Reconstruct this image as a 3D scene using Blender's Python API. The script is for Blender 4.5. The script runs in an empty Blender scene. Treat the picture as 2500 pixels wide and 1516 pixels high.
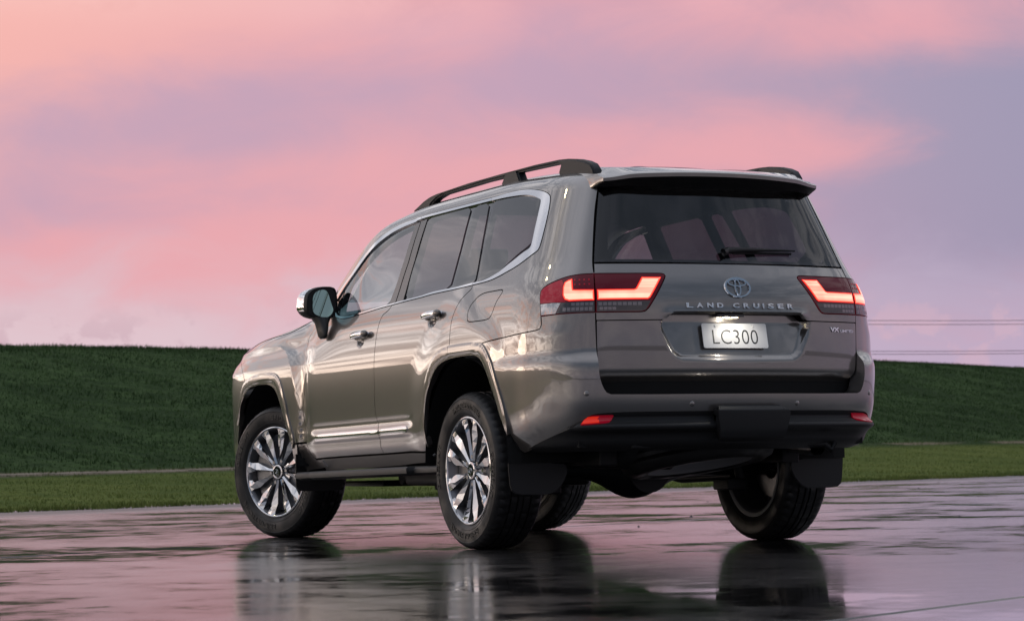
import bpy, bmesh, math, random
import numpy as np
from mathutils import Matrix, Vector, geometry

sc = bpy.context.scene
COL = sc.collection
# ------------------------------------------------------------------ camera
CAM_POS = (-6.34996, -11.77448, 0.45685)
YAW, PITCH, ROLL, FOCAL = 0.4484, 0.05757, -0.0168, 89.79
def cam_axes():
    cy, sy, cp, sp = math.cos(YAW), math.sin(YAW), math.cos(PITCH), math.sin(PITCH)
    f = np.array([sy*cp, cy*cp, sp]); r = np.array([cy, -sy, 0.0]); u = np.cross(r, f)
    c, s = math.cos(ROLL), math.sin(ROLL)
    return c*r+s*u, -s*r+c*u, f
cd = bpy.data.cameras.new('camera'); cam = bpy.data.objects.new('camera', cd); COL.objects.link(cam)
_r, _u, _f = cam_axes()
cam.matrix_world = Matrix(((_r[0], _u[0], -_f[0], CAM_POS[0]), (_r[1], _u[1], -_f[1], CAM_POS[1]), (_r[2], _u[2], -_f[2], CAM_POS[2]), (0, 0, 0, 1)))
cd.lens = FOCAL; cd.sensor_width = 36; cd.sensor_fit = 'HORIZONTAL'; cd.clip_start = .1; cd.clip_end = 3000
cd.dof.use_dof = True; cd.dof.focus_distance = 12.3; cd.dof.aperture_fstop = 9
sc.camera = cam
# ------------------------------------------------------------------ node helper
class G:
    def __init__(s, tree): s.t = tree; s.n = tree.nodes; s.l = tree.links
    def node(s, typ, **k):
        nd = s.n.new(typ)
        for a, b in k.items(): setattr(nd, a, b)
        return nd
    def put(s, sock, v):
        if hasattr(v, 'is_linked') or isinstance(v, bpy.types.NodeSocket): s.l.new(v, sock)
        elif v is not None: sock.default_value = v
    def math(s, op, a, b=0.0, c=0.0, clamp=False):
        nd = s.node('ShaderNodeMath', operation=op, use_clamp=clamp)
        s.put(nd.inputs[0], a); s.put(nd.inputs[1], b); s.put(nd.inputs[2], c); return nd.outputs[0]
    def vmath(s, op, a, b=(0, 0, 0)):
        nd = s.node('ShaderNodeVectorMath', operation=op); s.put(nd.inputs[0], a); s.put(nd.inputs[1], b)
        return nd.outputs['Value'] if op in ('DOT_PRODUCT', 'LENGTH') else nd.outputs[0]
    def mix(s, f, a, b, mode='MIX'):
        nd = s.node('ShaderNodeMix', data_type='RGBA', blend_type=mode); nd.clamp_factor = True
        s.put(nd.inputs[0], f); s.put(nd.inputs[6], a if not isinstance(a, tuple) else (*a, 1)[:4]); s.put(nd.inputs[7], b if not isinstance(b, tuple) else (*b, 1)[:4])
        return nd.outputs[2]
    def ramp(s, v, lo, hi, a=0.0, b=1.0, smooth=True):
        nd = s.node('ShaderNodeMapRange', interpolation_type='SMOOTHSTEP' if smooth else 'LINEAR')
        s.put(nd.inputs[0], v); s.put(nd.inputs[1], lo); s.put(nd.inputs[2], hi); s.put(nd.inputs[3], a); s.put(nd.inputs[4], b)
        return nd.outputs[0]
    def noise(s, vec, scale, detail=3.0, rough=.5, dist=0.0):
        nd = s.node('ShaderNodeTexNoise'); s.put(nd.inputs['Vector'], vec)
        nd.inputs['Scale'].default_value = scale; nd.inputs['Detail'].default_value = detail
        nd.inputs['Roughness'].default_value = rough; nd.inputs['Distortion'].default_value = dist
        return nd.outputs['Fac']
    def scale(s, vec, k, off=(0, 0, 0), rot=(0, 0, 0)):
        nd = s.node('ShaderNodeMapping'); s.put(nd.inputs[0], vec); nd.inputs['Scale'].default_value = k
        nd.inputs['Location'].default_value = off; nd.inputs['Rotation'].default_value = rot
        return nd.outputs[0]
# ------------------------------------------------------------------ sky
world = bpy.data.worlds.new('World'); sc.world = world; world.use_nodes = True
g = G(world.node_tree); g.n.clear()
SUN_AZ, SUN_EL = math.radians(-38), math.radians(1)     # azimuth from +y towards +x
d = g.vmath('NORMALIZE', g.node('ShaderNodeTexCoord').outputs['Generated'])
sep = g.node('ShaderNodeSeparateXYZ'); g.put(sep.inputs[0], d); dz = sep.outputs[2]
lat = g.vmath('DOT_PRODUCT', d, (math.cos(YAW), -math.sin(YAW), 0))       # east-west across the pink part of the sky
fwd = g.vmath('DOT_PRODUCT', d, (math.sin(YAW), math.cos(YAW), 0))
sund = g.vmath('DOT_PRODUCT', d, (math.sin(SUN_AZ), math.cos(SUN_AZ), 0))
cv = g.scale(d, (1, 1, 2.6), rot=(.16, -.16, 0))
cv2 = g.scale(d, (1.0, 1.0, 2.2), off=(3.1, 1.7, .4), rot=(-.10, .10, 0))
n1 = g.noise(cv, 5.2, 2.5, .48, .5)
n2 = g.noise(cv2, 15.0, 6.0, .60, .5)
n3 = g.noise(cv, 2.3, 2.0, .5, .2)
nn = g.math('ADD', g.math('MULTIPLY', n1, .48), g.math('ADD', g.math('MULTIPLY', n2, .40), g.math('MULTIPLY', n3, .18)))
def blob(a, b, ra, rb, w):
    e = g.math('ADD', g.math('POWER', g.math('MULTIPLY', g.math('ABSOLUTE', g.math('SUBTRACT', lat, a)), 1/ra), 2.0), g.math('POWER', g.math('MULTIPLY', g.math('ABSOLUTE', g.math('SUBTRACT', dz, b)), 1/rb), 2.0))
    return g.math('MULTIPLY', g.math('EXPONENT', g.math('MULTIPLY', e, -1.0)), w)
bias = g.math('MULTIPLY', lat, -.10)      # broad banks of cloud: rosy where still lit, lavender in shade
for b_ in ((-.15, .127, .085, .019, -.17), (-.20, .100, .08, .015, -.18), (-.07, .142, .11, .016, -.13), (.05, .149, .11, .017, -.12), (.20, .120, .06, .032, -.24), (.16, .088, .08, .024, -.18),
           (-.10, .112, .11, .010, .12), (-.06, .086, .12, .015, .17), (.10, .119, .09, .016, .17), (.14, .160, .08, .014, .20), (.0, .185, .24, .014, .18), (-.19, .165, .10, .03, .17)):
    bias = g.math('ADD', bias, blob(*b_))
pinkness = g.ramp(g.math('ADD', nn, bias), .34, .74)
lav = g.mix(g.ramp(lat, -.02, .22), (.535, .350, .505), (.330, .310, .480))
pink = g.mix(g.ramp(g.math('ADD', g.math('MULTIPLY', lat, -1.0), g.math('MULTIPLY', dz, 2.5)), .40, .66), (.795, .384, .462), (.935, .460, .440))
col = g.mix(pinkness, lav, pink)
# pale band low over the horizon, with the heads of far cumulus in it
hz = g.ramp(g.math('ADD', dz, g.math('MULTIPLY', g.math('SUBTRACT', n2, .5), .060)), .040, .094, .92, 0.0)
col = g.mix(hz, col, g.mix(g.ramp(lat, -.15, .2), (.730, .585, .670), (.500, .430, .605)))
puff = g.math('MULTIPLY', g.ramp(g.noise(g.scale(d, (1, 1, 1.4), off=(.3, 0, 0)), 46, 5, .6), .50, .60), g.ramp(dz, .066, .048))
col = g.mix(g.math('MULTIPLY', puff, .55), col, g.mix(g.ramp(lat, -.1, .18), (.56, .40, .50), (.66, .46, .58)))
# higher up the cloud deck turns slate grey, and it is bluest opposite the sunset
up = g.ramp(g.math('ADD', dz, g.math('MULTIPLY', n1, .06)), .19, .33)
wisp = g.math('ADD', g.math('MULTIPLY', n2, .6), g.math('MULTIPLY', n1, .4))
deck = g.mix(g.ramp(dz, .45, .85), g.mix(g.ramp(wisp, .44, .58), (.25, .29, .38), (1.2, 1.16, 1.2)), (.85, .88, 1.0))
col = g.mix(up, col, deck)
back = g.ramp(fwd, .45, -.45)
backcol = g.mix(g.ramp(dz, .05, .40), g.mix(g.ramp(nn, .42, .66), (.29, .29, .37), (.45, .43, .48)), g.mix(g.ramp(nn, .42, .70), (.095, .140, .210), (.26, .30, .40)))
backcol = g.mix(g.ramp(dz, .60, .92), backcol, (.50, .53, .62))
col = g.mix(back, col, backcol)
# away to the left the cloud is thin and grey-white, and the sun that has just set glows through streaks of it
side = g.ramp(lat, -.27, -.60)
thin = g.mix(g.ramp(nn, .42, .62), (.64, .65, .72), (1.2, 1.16, 1.2))
col = g.mix(g.math('MULTIPLY', side, g.ramp(fwd, -.75, -.2)), col, g.mix(g.ramp(dz, .18, .55), thin, deck))
ember = g.math('MULTIPLY', g.ramp(n2, .47, .56), g.math('MULTIPLY', g.ramp(dz, .14, .18), g.ramp(dz, .36, .26)))
col = g.mix(g.math('MULTIPLY', ember, g.math('MULTIPLY', g.ramp(lat, -.22, -.40), g.ramp(sund, .4, .8))), col, (1.05, .56, .47))
sv = g.scale(d, (1, 1, 5.5), rot=(.05, .06, 0))
sn = g.noise(sv, 6.0, 5.0, .6, .5)
streak = g.ramp(sn, .38, .62)
glow = g.math('MULTIPLY', g.ramp(sund, -.15, .90), g.ramp(g.math('ADD', dz, g.math('MULTIPLY', n1, .10)), .30, .15))
glow = g.math('MULTIPLY', glow, g.ramp(lat, -.20, -.42))
hot = g.ramp(sund, .45, .97)
glowcol = g.mix(streak, (.46, .42, .45), g.mix(hot, (1.55, 1.40, 1.28), g.mix(g.ramp(dz, .04, .16), (4.0, 3.25, 2.7), (3.2, 2.95, 2.85))))
col = g.mix(glow, col, glowcol)
bg = g.node('ShaderNodeBackground'); g.put(bg.inputs[0], col); bg.inputs[1].default_value = .93
nsky = g.node('ShaderNodeTexSky', sky_type='NISHITA', sun_disc=False, sun_elevation=SUN_EL, sun_rotation=SUN_AZ, air_density=1.5, dust_density=1.0)
bg2 = g.node('ShaderNodeBackground'); g.put(bg2.inputs[0], nsky.outputs[0]); bg2.inputs[1].default_value = .05
add = g.node('ShaderNodeAddShader'); g.l.new(bg.outputs[0], add.inputs[0]); g.l.new(bg2.outputs[0], add.inputs[1])
out = g.node('ShaderNodeOutputWorld'); g.l.new(add.outputs[0], out.inputs[0])
# ------------------------------------------------------------------ sun (just below the cloud, weak and very soft)
sl = bpy.data.lights.new('sun', 'SUN'); sl.energy = .2; sl.angle = math.radians(14); sl.color = (1.0, .80, .62)
so = bpy.data.objects.new('sun', sl); COL.objects.link(so)
so.rotation_euler = Vector((math.sin(SUN_AZ)*math.cos(SUN_EL), math.cos(SUN_AZ)*math.cos(SUN_EL), math.sin(SUN_EL))).to_track_quat('Z', 'Y').to_euler()
sc.view_settings.view_transform = 'Standard'; sc.view_settings.look = 'None'; sc.view_settings.exposure = 0; sc.view_settings.gamma = 1
sc.view_settings.use_curve_mapping = False
sc.cycles.max_bounces = 8; sc.cycles.transparent_max_bounces = 12
# ------------------------------------------------------------------ materials
def mat(name, color, rough=.5, metal=0.0, **k):
    m = bpy.data.materials.new(name); m.use_nodes = True
    b = m.node_tree.nodes['Principled BSDF']
    b.inputs['Base Color'].default_value = (*color, 1); b.inputs['Roughness'].default_value = rough; b.inputs['Metallic'].default_value = metal
    for a, v in k.items(): b.inputs[a.replace('_', ' ')].default_value = v
    return m
def bsdf(m): return m.node_tree.nodes['Principled BSDF']
def bump(m, height, strength, dist, socket='Normal'):
    gg = G(m.node_tree); bn = gg.node('ShaderNodeBump'); bn.inputs['Strength'].default_value = strength; bn.inputs['Distance'].default_value = dist
    gg.l.new(height, bn.inputs['Height']); gg.l.new(bn.outputs[0], bsdf(m).inputs[socket])
M = {}
# bronze-grey metallic paint with flake and a film of fine rain drops on the clear coat
m = M['paint'] = mat('bronze_paint', (.22, .20, .186), .31, .74, Coat_Weight=1.0, Coat_Roughness=.025, Coat_IOR=2.1)
g = G(m.node_tree); oc = g.node('ShaderNodeTexCoord').outputs['Object']
fl = g.noise(oc, 900, 1); wet = g.noise(oc, 5.0, 5, .65)
so_ = g.node('ShaderNodeSeparateXYZ'); g.put(so_.inputs[0], oc)
grime = g.math('MULTIPLY', g.ramp(so_.outputs[2], .80, .45), g.ramp(wet, .35, .65))      # film of road spray low on the body
g.put(bsdf(m).inputs['Coat Roughness'], g.ramp(grime, 0, 1, .02, .20, False))
g.put(bsdf(m).inputs['Base Color'], g.mix(g.ramp(fl, .35, .65), (.192, .175, .163), (.222, .205, .192)))
M['chrome'] = mat('chrome', (.82, .83, .86), .06, 1.0)
M['satin'] = mat('satin_chrome', (.76, .77, .80), .14, 1.0)
M['wheel'] = mat('bright_alloy', (.66, .66, .67), .11, 1.0, Coat_Weight=.6, Coat_Roughness=.03)
M['barrel'] = mat('wheel_barrel', (.22, .22, .23), .32, .8)
M['black'] = mat('black_plastic', (.008, .008, .009), .45)
M['gloss'] = mat('black_gloss', (.008, .008, .010), .06, 0, Coat_Weight=1.0)
M['pillar'] = mat('pillar_film', (.060, .054, .050), .22, .3, Coat_Weight=.5, Coat_Roughness=.12)
M['rail'] = mat('grey_rail', (.016, .020, .026), .5, Specular_IOR_Level=.28)
M['lip'] = mat('bare_rim_edge', (.40, .39, .37), .45, .2)
M['spare'] = mat('spare_rim', (.30, .30, .31), .5, .2)
M['shadow'] = mat('underseal_backing', (.006, .006, .006), .85)  # near-black for the underside and for the backing that darkens the panel gaps
M['under'] = mat('chassis', (.012, .012, .013), .55, .2)
M['steel'] = mat('steel', (.30, .30, .31), .38, 1.0)
M['disc'] = mat('brake_disc', (.20, .20, .21), .30, 1.0)
M['trim'] = mat('cabin_trim', (.020, .020, .022), .8)
M['leather'] = mat('leather', (.030, .027, .026), .55)
m = M['rubber'] = mat('rubber', (.009, .009, .0095), .52)
g = G(m.node_tree); oc = g.node('ShaderNodeTexCoord').outputs['Object']
g.put(bsdf(m).inputs['Roughness'], g.ramp(g.noise(oc, 9, 3), .3, .7, .40, .66))
m = M['plastic'] = mat('grained_plastic', (.012, .0125, .014), .52)
g = G(m.node_tree); oc = g.node('ShaderNodeTexCoord').outputs['Object']
bump(m, g.noise(oc, 420, 2), .25, .001)
def glass(name, tint, refl_rough=.0, ior=1.5):
    m = bpy.data.materials.new(name); m.use_nodes = True; gg = G(m.node_tree); gg.n.clear()
    tr = gg.node('ShaderNodeBsdfTransparent'); tr.inputs[0].default_value = (*tint, 1)
    gl = gg.node('ShaderNodeBsdfGlossy'); gl.inputs['Roughness'].default_value = refl_rough
    fr = gg.node('ShaderNodeFresnel'); gg.l.new(gg.math('SUBTRACT', ior, gg.math('MULTIPLY', gg.node('ShaderNodeNewGeometry').outputs['Backfacing'], ior-1/ior)), fr.inputs[0])   # same reflectance from either face of the thin pane
    mx = gg.node('ShaderNodeMixShader'); gg.l.new(gg.math('MULTIPLY', fr.outputs[0], 2.0, clamp=True), mx.inputs[0]); gg.l.new(tr.outputs[0], mx.inputs[1]); gg.l.new(gl.outputs[0], mx.inputs[2])
    o = gg.node('ShaderNodeOutputMaterial'); gg.l.new(mx.outputs[0], o.inputs[0]); return m
M['glass_front'] = glass('clear_glass', (.50, .60, .61))
M['glass_dark'] = glass('privacy_glass', (.165, .16, .175))
M['glass_rear'] = glass('rear_privacy_glass', (.27, .265, .30))
M['mirror'] = mat('mirror_glass', (.42, .66, .64), .015, 1.0)


M['lens_clear'] = mat('smoked_lens', (.045, .036, .040), .05, .0, Coat_Weight=1.0, IOR=1.6)
M['lens_bright'] = mat('clear_lens', (.42, .42, .43), .06, .9, Coat_Weight=1.0)
M['reflector'] = mat('lamp_reflector', (.30, .27, .28), .22, .9)
def emit(name, base, color, strength):
    m = mat(name, base, .10, 0, Coat_Weight=.35, Specular_IOR_Level=.3)
    bsdf(m).inputs['Emission Color'].default_value = (*color, 1); bsdf(m).inputs['Emission Strength'].default_value = strength; return m
M['lens'] = emit('dark_red_lens', (.075, .002, .012), (1.0, .0, .05), .030)
M['lens_red'] = emit('red_lens', (.34, .008, .025), (1.0, .01, .05), .10)
M['lit_edge'] = emit('lit_red', (.5, .01, .01), (1.0, .016, .010), 1.2)
M['lit_core'] = emit('lit_core', (.6, .1, .05), (1.0, .43, .315), 1.5)
M['lit_mid'] = emit('lit_orange', (.5, .03, .02), (1.0, .15, .085), 1.35)
M['emissive_red'] = emit('emissive_reflector', (.5, .02, .01), (1.0, .035, .012), .45)  # red emission for part of the left bumper reflector
M['lit_plate'] = emit('lit_plate_lamp', (.9, .85, .7), (1.0, .86, .55), 9.0)
g = G(M['lit_core'].node_tree); oc = g.node('ShaderNodeTexCoord').outputs['Object']      # moulded ribs and hot spots inside the light guide
g.put(bsdf(M['lit_core']).inputs['Emission Strength'], g.math('ADD', g.ramp(g.noise(g.scale(oc, (1.5, 1.5, 75)), 1, 2), .40, .60, 1.15, 1.75), g.ramp(g.noise(oc, 9, 2), .35, .65, -.15, .25)))
M['plate'] = mat('plate_white', (.85, .86, .87), .35)
M['ink'] = mat('plate_ink', (.012, .012, .013), .45)
# ------------------------------------------------------------------ object helpers
def tag(o, label=None, cat=None, group=None, kind=None):
    if label: o['label'] = label
    if cat: o['category'] = cat
    if group: o['group'] = group
    if kind: o['kind'] = kind
    return o
def empty(name, loc=(0, 0, 0), parent=None):
    o = bpy.data.objects.new(name, None); COL.objects.link(o); o.location = loc
    o.empty_display_size = .1
    if parent: o.parent = parent
    return o
def link(name, me, m, parent=None):
    o = bpy.data.objects.new(name, me); COL.objects.link(o)
    if m is not None and not me.materials: me.materials.append(m)
    if parent: o.parent = parent
    return o
def mesh_from(name, V, F, m=None, parent=None, smooth=False, N=None):
    """one mesh from numpy arrays; F triangles/quads; optional per-vertex normals"""
    me = bpy.data.meshes.new(name); V = np.asarray(V, np.float32); F = [list(map(int, f)) for f in F]
    me.from_pydata(V.tolist(), [], F)
    if smooth or N is not None: me.shade_smooth()
    if N is not None: me.normals_split_custom_set_from_vertices(np.asarray(N, np.float32).tolist())
    return link(name, me, m, parent)
def fast_mesh(name, V, F, m, parent=None):
    V = np.asarray(V, np.float32); F = np.asarray(F, np.int32); k = F.shape[1]
    me = bpy.data.meshes.new(name); me.vertices.add(len(V)); me.vertices.foreach_set('co', V.ravel())
    me.loops.add(F.size); me.loops.foreach_set('vertex_index', F.ravel())
    me.polygons.add(len(F)); me.polygons.foreach_set('loop_start', np.arange(0, F.size, k, dtype=np.int32))
    me.update(calc_edges=True); me.validate()
    return link(name, me, m, parent)
def from_bm(name, bm, m, parent=None, smooth=False, angle=None):
    me = bpy.data.meshes.new(name); bm.normal_update(); bm.to_mesh(me); bm.free()
    if smooth: me.shade_smooth()
    if angle is not None: me.shade_smooth(); me.set_sharp_from_angle(angle=math.radians(angle))
    return link(name, me, m, parent)
# ------------------------------------------------------------------ the pavement, laid in long slabs parallel to the grass edge
E0 = np.array([0.0605, 13.349]); EE = np.array([.88387, .46774]); EN = np.array([-.46774, .88387])
def tn(t, n, z=0.0):
    t, n, z = np.broadcast_arrays(np.asarray(t, float), np.asarray(n, float), np.asarray(z, float))
    return np.stack([E0[0]+EE[0]*t+EN[0]*n, E0[1]+EE[1]*t+EN[1]*n, z], -1)
m = M['pavement'] = mat('wet_pavement', (.060, .057, .057), .3, 0, IOR=1.5)
g = G(m.node_tree); oc = g.node('ShaderNodeNewGeometry').outputs['Position']
big = g.noise(g.scale(oc, (1, 1, 1)), .55, 4, .55, .4)
mid = g.noise(g.scale(oc, (1, 1, 1), (7, 3, 0)), 2.3, 4, .6, .3)
fine = g.noise(oc, 38, 5, .7)
edge = g.ramp(g.vmath('DOT_PRODUCT', oc, (EN[0], EN[1], 0)), float(E0@EN)-2.6, float(E0@EN)-.9)  # drains dry beside the grass
water = g.math('ADD', g.math('MULTIPLY', big, .62), g.math('MULTIPLY', mid, .38))
ndg = g.math('SUBTRACT', g.vmath('DOT_PRODUCT', oc, (EN[0], EN[1], 0)), float(E0@EN))
fring = g.noise(oc, 6.0, 5, .7, .3)
water = g.math('ADD', g.math('MULTIPLY', water, .76), g.math('MULTIPLY', fring, .24))
pud = g.ramp(g.math('SUBTRACT', water, g.math('MULTIPLY', edge, .12)), .490, .585)
nearf = g.ramp(ndg, -11.5, -14.5)
damp = g.ramp(water, .36, .55)
g.put(bsdf(m).inputs['Base Color'], g.mix(pud, g.mix(nearf, g.mix(fine, (.034, .032, .032), (.070, .066, .065)), g.mix(fine, (.026, .025, .025), (.055, .053, .052))), (.030, .029, .028)))
ro = g.math('ADD', g.math('MULTIPLY', damp, -.09), g.math('ADD', .25, g.math('MULTIPLY', edge, .20)))
ro = g.math('MULTIPLY', ro, g.ramp(nearf, 0, 1, 1.0, .80, False))
ro = g.math('MULTIPLY', ro, g.ramp(pud, 0, 1, 1.0, .34, False))
g.put(bsdf(m).inputs['Roughness'], ro); g.put(bsdf(m).inputs['Coat Roughness'], ro); g.put(bsdf(m).inputs['Coat Weight'], g.math('MULTIPLY', g.math('SUBTRACT', 1.0, edge), g.ramp(nearf, 0, 1, 1.0, .62, False))); bsdf(m).inputs['Coat IOR'].default_value = 1.5
hgt = g.math('MULTIPLY', g.math('ADD', g.math('MULTIPLY', fine, .6), g.noise(oc, 11, 3)), g.ramp(pud, 0, 1, 1.0, .10, False))
bn = g.node('ShaderNodeBump'); bn.inputs['Strength'].default_value = .04; bn.inputs['Distance'].default_value = .010
g.l.new(hgt, bn.inputs['Height']); g.l.new(bn.outputs[0], bsdf(m).inputs['Normal'])
M['joint'] = mat('joint_filler', (.018, .018, .018), .6)
ground = fast_mesh('ground', tn([-400, 400, 400, -400], [-400, -400, 0.3, .3], -.035), [[0, 1, 2, 3]], M['joint']); tag(ground, 'dark ground bedded under the wet slabs', 'ground', kind='structure')
pav = empty('pavement'); tag(pav, 'wet grey pavement laid in long slabs, reflecting the pink sky', 'pavement', kind='structure')
rng = np.random.default_rng(5)
SL = 3.15
for i in range(12):
    n1_ = -SL*i-.003; n0_ = -SL*(i+1)+.003
    if i == 11: n0_ = -90
    # each lane is cast in its own long bay and sits a hair higher or lower and tilted
    tl = rng.uniform(-.0022, .0022); dzz = rng.uniform(-.0015, .0015)
    if 1 < i < 6: tl *= .4
    ts = np.linspace(-70, 110, 46); b = .004
    prof = [(n1_, -.03), (n1_, -.006), (n1_-b, 0), (n0_+b, 0), (n0_, -.006), (n0_, -.03)]
    V = np.concatenate([tn(ts, n, z+dzz+tl*(n-(n0_+n1_)/2) if z > -.02 and i < 11 else z) for n, z in prof])
    k = len(ts); F = [[a*k+j, a*k+j+1, (a+1)*k+j+1, (a+1)*k+j] for a in range(5) for j in range(k-1)]
    F = [f[::-1] for f in F]
    o = mesh_from('slab', V, F, M['pavement'], pav)
# ------------------------------------------------------------------ grass verge and bank
zt = lambda t: np.interp(t, [-120, -40, 7, 12, 32, 60, 160], [.36, .33, .304, .334, .60, .63, .8])
ztop = lambda t: np.interp(t, [-120, -40, 18, 25.5, 55, 56.5, 66, 90, 160], [2.1, 2.45, 2.88, 2.975, 3.325, 3.316, 3.292, 3.20, 2.9])
NT, NB = 8.0, 20.0
def terrain_z(t, n):
    a, b = zt(t), ztop(t)
    verge = .012+a*np.clip(n/NT, 0, 1)**1.15
    u = np.clip((n-NT)/(NB-NT), 0, 1)
    bank = (b-a)*(u**1.02*(1-u**6)+u**6*1.0)
    roll = .035*np.sin(t*.31+n*.23)*np.clip(u*4, 0, 1)*np.clip((1-u)*5, 0, 1)+.03*np.sin(t*.83-n*.51)*np.clip(u*4, 0, 1)*np.clip((1-u)*5, 0, 1)
    return verge+bank+roll-np.clip(n-NB-6, 0, 60)*.03
ts = np.concatenate([np.arange(-120, -20, 2.5), np.arange(-20, 75, .5), np.arange(75, 161, 2.5)])
nsn = np.concatenate([np.arange(0, 20, .4), np.arange(20, 24, .5), np.arange(24, 140, 6)])
tt, nng = np.meshgrid(ts, nsn, indexing='ij'); Vt = tn(tt, nng, terrain_z(tt, nng)).reshape(-1, 3); kk = len(nsn)
ii, jj = np.meshgrid(np.arange(len(ts)-1), np.arange(kk-1), indexing='ij'); a = (ii*kk+jj).ravel()
F = np.stack([a, a+kk, a+kk+1, a+1], 1)
m = M['turf'] = mat('turf', (.03, .06, .02), .9, Specular_IOR_Level=.05)
g = G(m.node_tree); oc = g.node('ShaderNodeNewGeometry').outputs['Position']
nd = g.math('SUBTRACT', g.vmath('DOT_PRODUCT', oc, (EN[0], EN[1], 0)), float(E0@EN))
a1 = g.noise(oc, .35, 3); a2 = g.noise(g.scale(oc, (1, 1, 3)), 2.6, 4, .62); a3 = g.noise(oc, 16, 3, .7)
mott = g.math('ADD', g.math('MULTIPLY', a1, .35), g.math('ADD', g.math('MULTIPLY', a2, .4), g.math('MULTIPLY', a3, .25)))
green = g.mix(g.ramp(mott, .42, .60), (.028, .055, .018), (.062, .108, .036))
yel = g.mix(g.ramp(mott, .36, .64), (.080, .118, .026), (.155, .190, .046))
vg = g.ramp(g.math('ADD', nd, g.math('MULTIPLY', a2, 1.0)), NT-.6, NT+.6)
wornn = g.math('MULTIPLY', g.ramp(g.math('ABSOLUTE', g.math('SUBTRACT', nd, NT)), .30, .12), g.ramp(a1, .40, .52))
c = g.mix(vg, yel, green); c = g.mix(wornn, c, (.22, .185, .125))
g.put(bsdf(m).inputs['Base Color'], c)
bump(m, g.math('ADD', a2, g.math('MULTIPLY', a3, .5)), 1.0, .12)
bank = fast_mesh('grass_bank', Vt, F, M['turf']); tag(bank, 'long dark green grass bank rising behind the pavement', 'bank', kind='structure'); bank.data.shade_smooth()
# blades: short on the verge, tufts on the bank, taller along the top edge
m = M['blade'] = mat('grass_blade', (.04, .07, .02), .7, Specular_IOR_Level=.12)
g = G(m.node_tree); oc = g.node('ShaderNodeNewGeometry').outputs['Position']
nd = g.math('SUBTRACT', g.vmath('DOT_PRODUCT', oc, (EN[0], EN[1], 0)), float(E0@EN))
b1 = g.noise(g.scale(oc, (1, 1, 2.5)), .8, 4, .6); b2 = g.noise(oc, 5, 3)
mott = g.math('ADD', g.math('MULTIPLY', b1, .55), g.math('MULTIPLY', b2, .45))
g.put(bsdf(m).inputs['Base Color'], g.mix(g.ramp(nd, NT-1.2, NT+.8), g.mix(g.ramp(mott, .38, .62), (.080, .122, .026), (.190, .220, .060)), g.mix(g.ramp(mott, .42, .58), (.028, .060, .018), (.068, .120, .040))))
def blades(name, cnt, t0, t1, n0, n1, h0, h1, w, bias=1.0):
    t = rng.uniform(t0, t1, cnt); n = n0+(n1-n0)*rng.uniform(0, 1, cnt)**bias
    P = tn(t, n, terrain_z(t, n)); h = rng.uniform(h0, h1, cnt)*(1+.5*np.sin(t*2.1+n*1.3)*np.sin(n*.9-t*.7)); az = rng.uniform(0, 2*np.pi, cnt); ln = rng.uniform(.1, .7, cnt)*h; az2 = rng.uniform(0, 2*np.pi, cnt)
    dx = np.stack([np.cos(az), np.sin(az), 0*az], 1)*(w*rng.uniform(.6, 1.3, cnt))[:, None]
    tip = P+np.stack([np.cos(az2)*ln, np.sin(az2)*ln, h], 1)
    V = np.stack([P-dx-[0, 0, .01], P+dx-[0, 0, .01], tip], 1).reshape(-1, 3); F = np.arange(cnt*3).reshape(-1, 3)
    return V, F
parts = [blades('v', 105000, -22, 40, -.05, 8.0, .012, .040, .006, 1.25), blades('e', 18000, -22, 40, -.10, .5, .015, .06, .006, 1.6),
         blades('b', 190000, -10, 70, 8.1, 20.4, .02, .065, .012), blades('t', 46000, -10, 80, 18.8, 21.2, .02, .09, .012)]
tc_ = np.repeat(rng.uniform(-14, 40, 260), 24)+rng.normal(0, .10, 260*24); Pn = np.abs(rng.normal(0, .14, 260*24))*-1
Pc = tn(tc_, Pn, .002); hc = rng.uniform(.02, .07, len(tc_)); dc = rng.normal(0, .02, (len(tc_), 2))
wc = np.stack([np.cos(tc_*99)*.006, np.sin(tc_*99)*.006, 0*tc_], 1)
parts.append((np.stack([Pc-wc, Pc+wc, Pc+np.column_stack([dc, hc])], 1).reshape(-1, 3), None))
V = np.concatenate([p[0] for p in parts]); F = np.arange(len(V)).reshape(-1, 3)
grass = fast_mesh('grass', V, F, M['blade']); tag(grass, 'rough grass growing on the verge and bank', 'grass', kind='stuff')
# low concrete edging at the foot of the bank
M['edging'] = mat('edging', (.30, .255, .19), .8)
V = []; F = []
for t_ in np.arange(-30, 19.0, 1.0):
    k = len(V); lift = rng.uniform(.012, .034)
    if rng.uniform() < .18: continue
    for a_ in (t_+.01, t_+.99):
        for n_, z_ in ((7.93, -.05), (7.93, lift), (8.03, lift), (8.03, -.05)): V.append(tn(a_, n_, float(terrain_z(np.array(a_), np.array(n_)))+z_))
    F += [[k+i, k+(i+1) % 4, k+4+(i+1) % 4, k+4+i] for i in range(4)]+[[k, k+3, k+2, k+1], [k+4, k+5, k+6, k+7]]
tag(fast_mesh('path_edging', np.array(V), F, M['edging']), 'pale worn edging strip along the foot of the bank', 'edging', kind='structure')
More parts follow.
